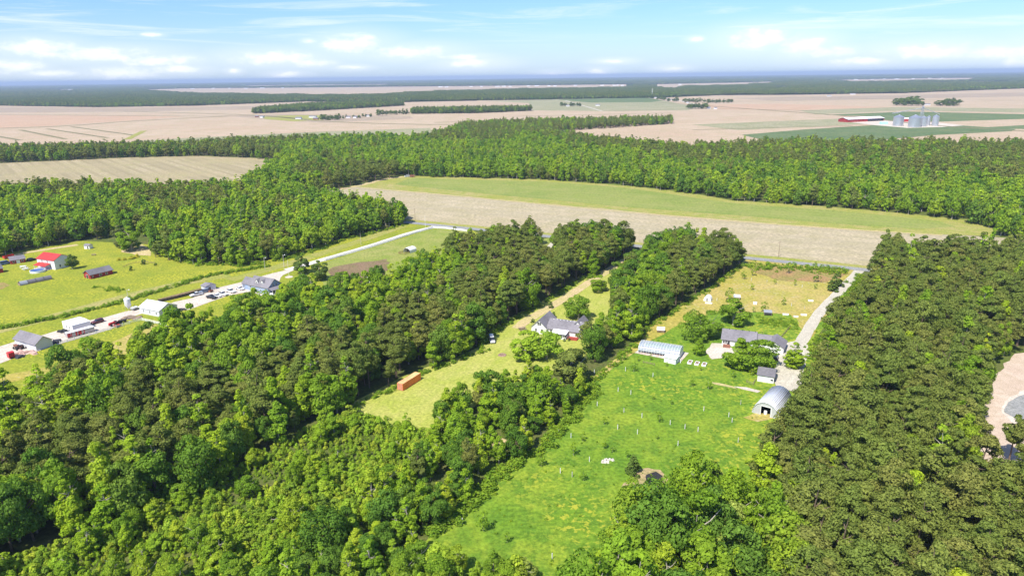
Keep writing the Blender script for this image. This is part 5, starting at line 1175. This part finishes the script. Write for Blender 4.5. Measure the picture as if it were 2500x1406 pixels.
for a in ((728, 291.5, 14, 'white farmhouse on the far plain beside the tree belt'), (762, 288, 18, 'long white farm building on the far plain'), (770, 293, 12, 'low brown shed below the long white farm building', RUST), (627, 287, 8, 'dark shed at the left end of the far farm', RUST), (638, 288, 8, 'pale shed second from left at the far farm'), (850, 289, 10, 'white house among small trees right of the dark tree clump'), (866, 289, 8, 'white shed among small trees on the far plain'), (898, 285.5, 10, 'white-roofed house at the right end of the far tree row'),
          (1387, 260.5, 7, 'white round-topped barn between two tree clumps in the pale crop field'), (1459, 259, 10, 'white barn alone in the pale crop field'), (1601, 240.5, 6, 'white house near the hamlet tower'), (1627, 243, 7, 'white house at the left of the hamlet'), (1639, 245.5, 9, 'white house in the middle of the hamlet'), (1679, 253, 5, 'white house at the right of the hamlet'), (1731, 266, 9, 'white house right of the dense hamlet tree clump'), (1748, 267, 6, 'small white house by the plain track'), (2264, 258, 17, 'long white farm building between the two big tree clumps'), (2025, 236, 10, 'white barn on the far right field edge'), (2082, 231.5, 12, 'white barn in front of the far right tree belt')):
    far_house(*a[:4], *(a[4:5]))
silo(1587, 239, 5, 0, 12, 14, 'white silo at the hamlet road', PVC, False, 'farm_silo', 'silo'); pole(1591.6, 239, 40, 'tall pale tower beside the hamlet silo', mat=PVC, name='radio_tower', r_=1.2)
for i in range(34):
    a = [1075, 1090, 1150, 1175, 1215, 1230, 1245, 1290, 1310, 1340, 1355, 1405, 1470, 1500, 1508, 1520, 1535, 470, 520, 560, 600, 640, 690, 150, 170, 2040, 2090, 2130, 2160, 2190, 2230, 2270, 2300, 1660][i]
    b = np.interp(a, [150, 470, 690, 1075, 1535, 1660, 2040, 2300], [219.5, 217.5, 216.5, 213.5, 209.5, 208, 195.5, 192.5]) + random.uniform(-.5, .8)
    far_house(a, b, random.uniform(5, 11), 'tiny pale building on the far field strip near the horizon', WHITE, WROOF, 5, 14, 'tiny pale buildings near the horizon')
def far_trees(pts, label, group, h=14, w=13, kinds=('oak', 'gum')):
    for a, b in pts: lone(a, b, random.choice(kinds), h * random.uniform(.8, 1.15), w * random.uniform(.85, 1.2), label, hi=False, group=group, mat='dark')
far_trees([(786, 294), (795, 293.5), (803, 294), (812, 293), (820, 293.5), (828, 292.5), (790, 291.5), (807, 291), (822, 290.5)], 'dark tree in the dense clump right of the far white farm', 'trees in the clump by the far white farm')
far_trees([(838, 290), (846, 288), (864, 287.5), (877, 288.5), (886, 285), (893, 285.5), (905, 286)], 'single small tree in the row right of the far tree clump', 'row of single trees on the far plain', 9, 9)
far_trees([(924, 283.5), (934, 283), (944, 282), (955, 281), (966, 281), (976, 280), (985, 279.5), (993, 279)], 'big dark tree left of the long far belt', 'big trees left of the long far belt', 16, 16)
far_trees([(2188, 258), (2197, 258), (2207, 258.5), (2217, 258.5), (2227, 259), (2238, 259), (2248, 259), (2200, 256), (2212, 255.5), (2225, 255.5), (2236, 256)], 'tree of the left large clump behind the grain bins', 'left large tree clump behind the grain bins', 23, 22, ('oak',))
far_trees([(2290, 259), (2300, 259.5), (2310, 259.5), (2320, 259.5), (2331, 259), (2341, 258), (2305, 257), (2325, 257)], 'tree of the right large clump behind the grain bins', 'right large tree clump behind the grain bins', 19, 20, ('pine', 'oak'))
far_trees([(1682, 266), (1690, 266), (1698, 266), (1706, 266.5), (1714, 266), (1722, 266)], 'tree of the dense square clump below the hamlet', 'dense clump below the hamlet', 16, 18)
far_trees([(1606, 243), (1614, 244), (1622, 246), (1632, 248), (1645, 249), (1652, 248), (1672, 251), (1682, 250), (1692, 250), (1700, 251), (1708, 250), (1720, 250), (1730, 252), (1740, 252), (1748, 252.5), (1756, 252), (1767, 252), (1778, 251.5), (1786, 250.5)], 'tree scattered among the hamlet houses on the far plain', 'trees among the hamlet houses', 14, 17)
far_trees([(1371, 259.5), (1379, 259.5), (1394, 260), (1400, 259.5), (1410, 260), (1416, 259.5)], 'tree beside the white round-topped barn on the plain', 'trees by the white round-topped barn', 13, 15)
# ------------------------------------------------------------ far-off woods: one object of tree clumps out to the horizon
PLAIN = [(-900,268),(-300,263),(0,258),(240,262),(480,258),(740,248.5),(990,250),(1170,246),(1360,243),(1500,240),(1600,240),(1750,233),(1940,232),(2200,228),(2510,216),(3200,196),(3200,900),(-900,900)]
def clump(name, seed, mix, size=66.):
    g = np.random.default_rng(seed); bm = bmesh.new()
    mats = [ML['pine'], ML['dark'], ML['oak']]
    fars = {}
    for k in ('pine', 'gum', 'oak'):
        for v in range(3): fars[k, v] = crown_mesh('far', k, 900 + v + seed, 70, 1.15, ML[k])
    n = 9; st = size / n
    for i in range(n):
        for j in range(n):
            k = ('pine', 'gum', 'oak')[g.choice(3, p=mix)]; me = fars[k, int(g.integers(3))]
            a = len(bm.faces); va = len(bm.verts); bm.from_mesh(me); bm.verts.ensure_lookup_table(); bm.faces.ensure_lookup_table()
            M = Matrix.Translation(((i + .5 + g.uniform(-.4, .4)) * st - size / 2, (j + .5 + g.uniform(-.4, .4)) * st - size / 2, 0)) @ Matrix.Rotation(g.uniform(0, 6.28), 4, 'Z') @ Matrix.Diagonal((1.15, 1.15, g.uniform(.75, 1.15), 1))
            for vv in bm.verts[va:]: vv.co = M @ vv.co
            for f in bm.faces[a:]: f.material_index = ('pine', 'gum', 'oak').index(k)
    me = bpy.data.meshes.new(name); bm.to_mesh(me); bm.free()
    for m in mats: me.materials.append(m)
    return bpy.data.objects.new(name, me)
FP = [clump('clump', 1, (.85, .12, .03)), clump('clump', 2, (.3, .5, .2)), clump('clump', 3, (.55, .35, .1)), clump('clump', 4, (.7, .22, .08))]
def ring(d0, d1, step, sxy, sz):
    R_ = int(d1 / step); a = np.arange(-R_, R_ + 1) * step; b = np.arange(1, R_ + 1) * step
    gx, gy = np.meshgrid(a, b); x = (gx + rng.uniform(-.3, .3, gx.shape) * step).ravel(); y = (gy + rng.uniform(-.3, .3, gx.shape) * step).ravel()
    d = np.hypot(x, y); k = (d > d0) & (d < d1) & (np.abs(np.arctan2(x, y)) < R(43)); x, y = x[k], y[k]
    qx, qy, _ = PX(x, y, 0.)
    ok = ~inpoly(qx, qy, PLAIN)
    for p in FARF: ok &= ~inpoly(qx, qy, p)
    return np.stack([x[ok], y[ok], 0 * x[ok]], 1), sxy, sz
pts, sc_ = [], []
for a in ((1800, 6000, 58, 1.0, 1.0), (6000, 12000, 150, 2.7, 1.15), (12000, 24000, 420, 7.4, 1.3)):
    p, sx, sz = ring(*a); pts.append(p); s = np.tile([sx, sx, sz], (len(p), 1)); s[:, 2] *= rng.uniform(.75, 1.25, len(p)); sc_.append(s)
pts = np.concatenate(pts); sc_ = np.concatenate(sc_)
ty = fbm2(pts[:, 0], pts[:, 1], .0016, 9) + rng.normal(0, .25, len(pts))
idx = np.digitize(ty, [-.45, .1, .55])
print('far clumps', len(pts))
gn_scatter('far_woods', FP, pts, rng.integers(0, 4, len(pts)) * math.pi / 2, sc_, np.array([0, 2, 1, 3])[idx], 'dark blue-green woods stretching away to the horizon', 'woods')
# belts of trees on the far plain
def belt(polys, sp, h, label):
    X, Y = [], []
    for poly in polys:
        q = np.array([G(*p) for p in poly]); lo, hi = q.min(0), q.max(0)
        gx, gy = np.meshgrid(np.arange(lo[0], hi[0], sp), np.arange(lo[1], hi[1], sp))
        x = (gx + rng.uniform(-.4, .4, gx.shape) * sp).ravel(); y = (gy + rng.uniform(-.4, .4, gx.shape) * sp).ravel()
        k = inpoly(x, y, [tuple(p) for p in q]); X.append(x[k]); Y.append(y[k])
    x, y = np.concatenate(X), np.concatenate(Y); n = len(x); print('belt', n)
    pr = [joined('tree', LO[k, v]) for k in ('pine', 'gum', 'oak') for v in range(5)]
    for o_ in pr[5:12]: o_.data.materials[0] = ML['dark']
    hh = h * rng.uniform(.8, 1.2, n) / 14.
    gn_scatter('far_woods', pr, np.stack([x, y, 0 * x], 1), rng.uniform(0, 6.28, n), np.stack([hh * 1.4, hh * 1.4, hh], 1), rng.integers(0, 15, n), label, 'woods')
belt([[(618,278.5),(760,272),(985,259),(985,257),(880,256),(740,262),(640,271),(618,276)]], 9, 15, 'dense dark tree belt on the far plain behind the small white farm')
belt([[(1005,279),(1160,277.5),(1298,271.5),(1298,269.5),(1160,271),(1005,274)]], 9, 15, 'long low tree belt in the middle of the far plain')
belt([[(1590,241),(1700,231),(1940,232),(2200,228),(2510,216),(2510,214),(2200,225),(1940,229),(1700,228),(1580,237)]], 14, 17, 'dark tree belt along the far edge of the plain on the right')
belt([[(0,259),(240,263),(480,259),(740,249.5),(740,247.5),(480,256),(240,260),(0,256)]], 14, 15, 'dark tree belt along the far edge of the plain on the left')

hz = MB().box(-38500, -400, -1, 38500, 38500, 135)
hm = bpy.data.materials.new('haze'); hm.use_nodes = True; _t = NT(hm.node_tree)
_v = _t.n('ShaderNodeVolumePrincipled', {'Color': (.54, .67, .88, 1), 'Density': 1 / 13500., 'Anisotropy': .0})
_t.n('ShaderNodeOutputMaterial', {1: _v.outputs[0]})
HZ = hz.build('haze', hm); HZ['kind'] = 'stuff'; HZ['label'] = 'thin pale blue haze over the plain'; HZ['category'] = 'haze'
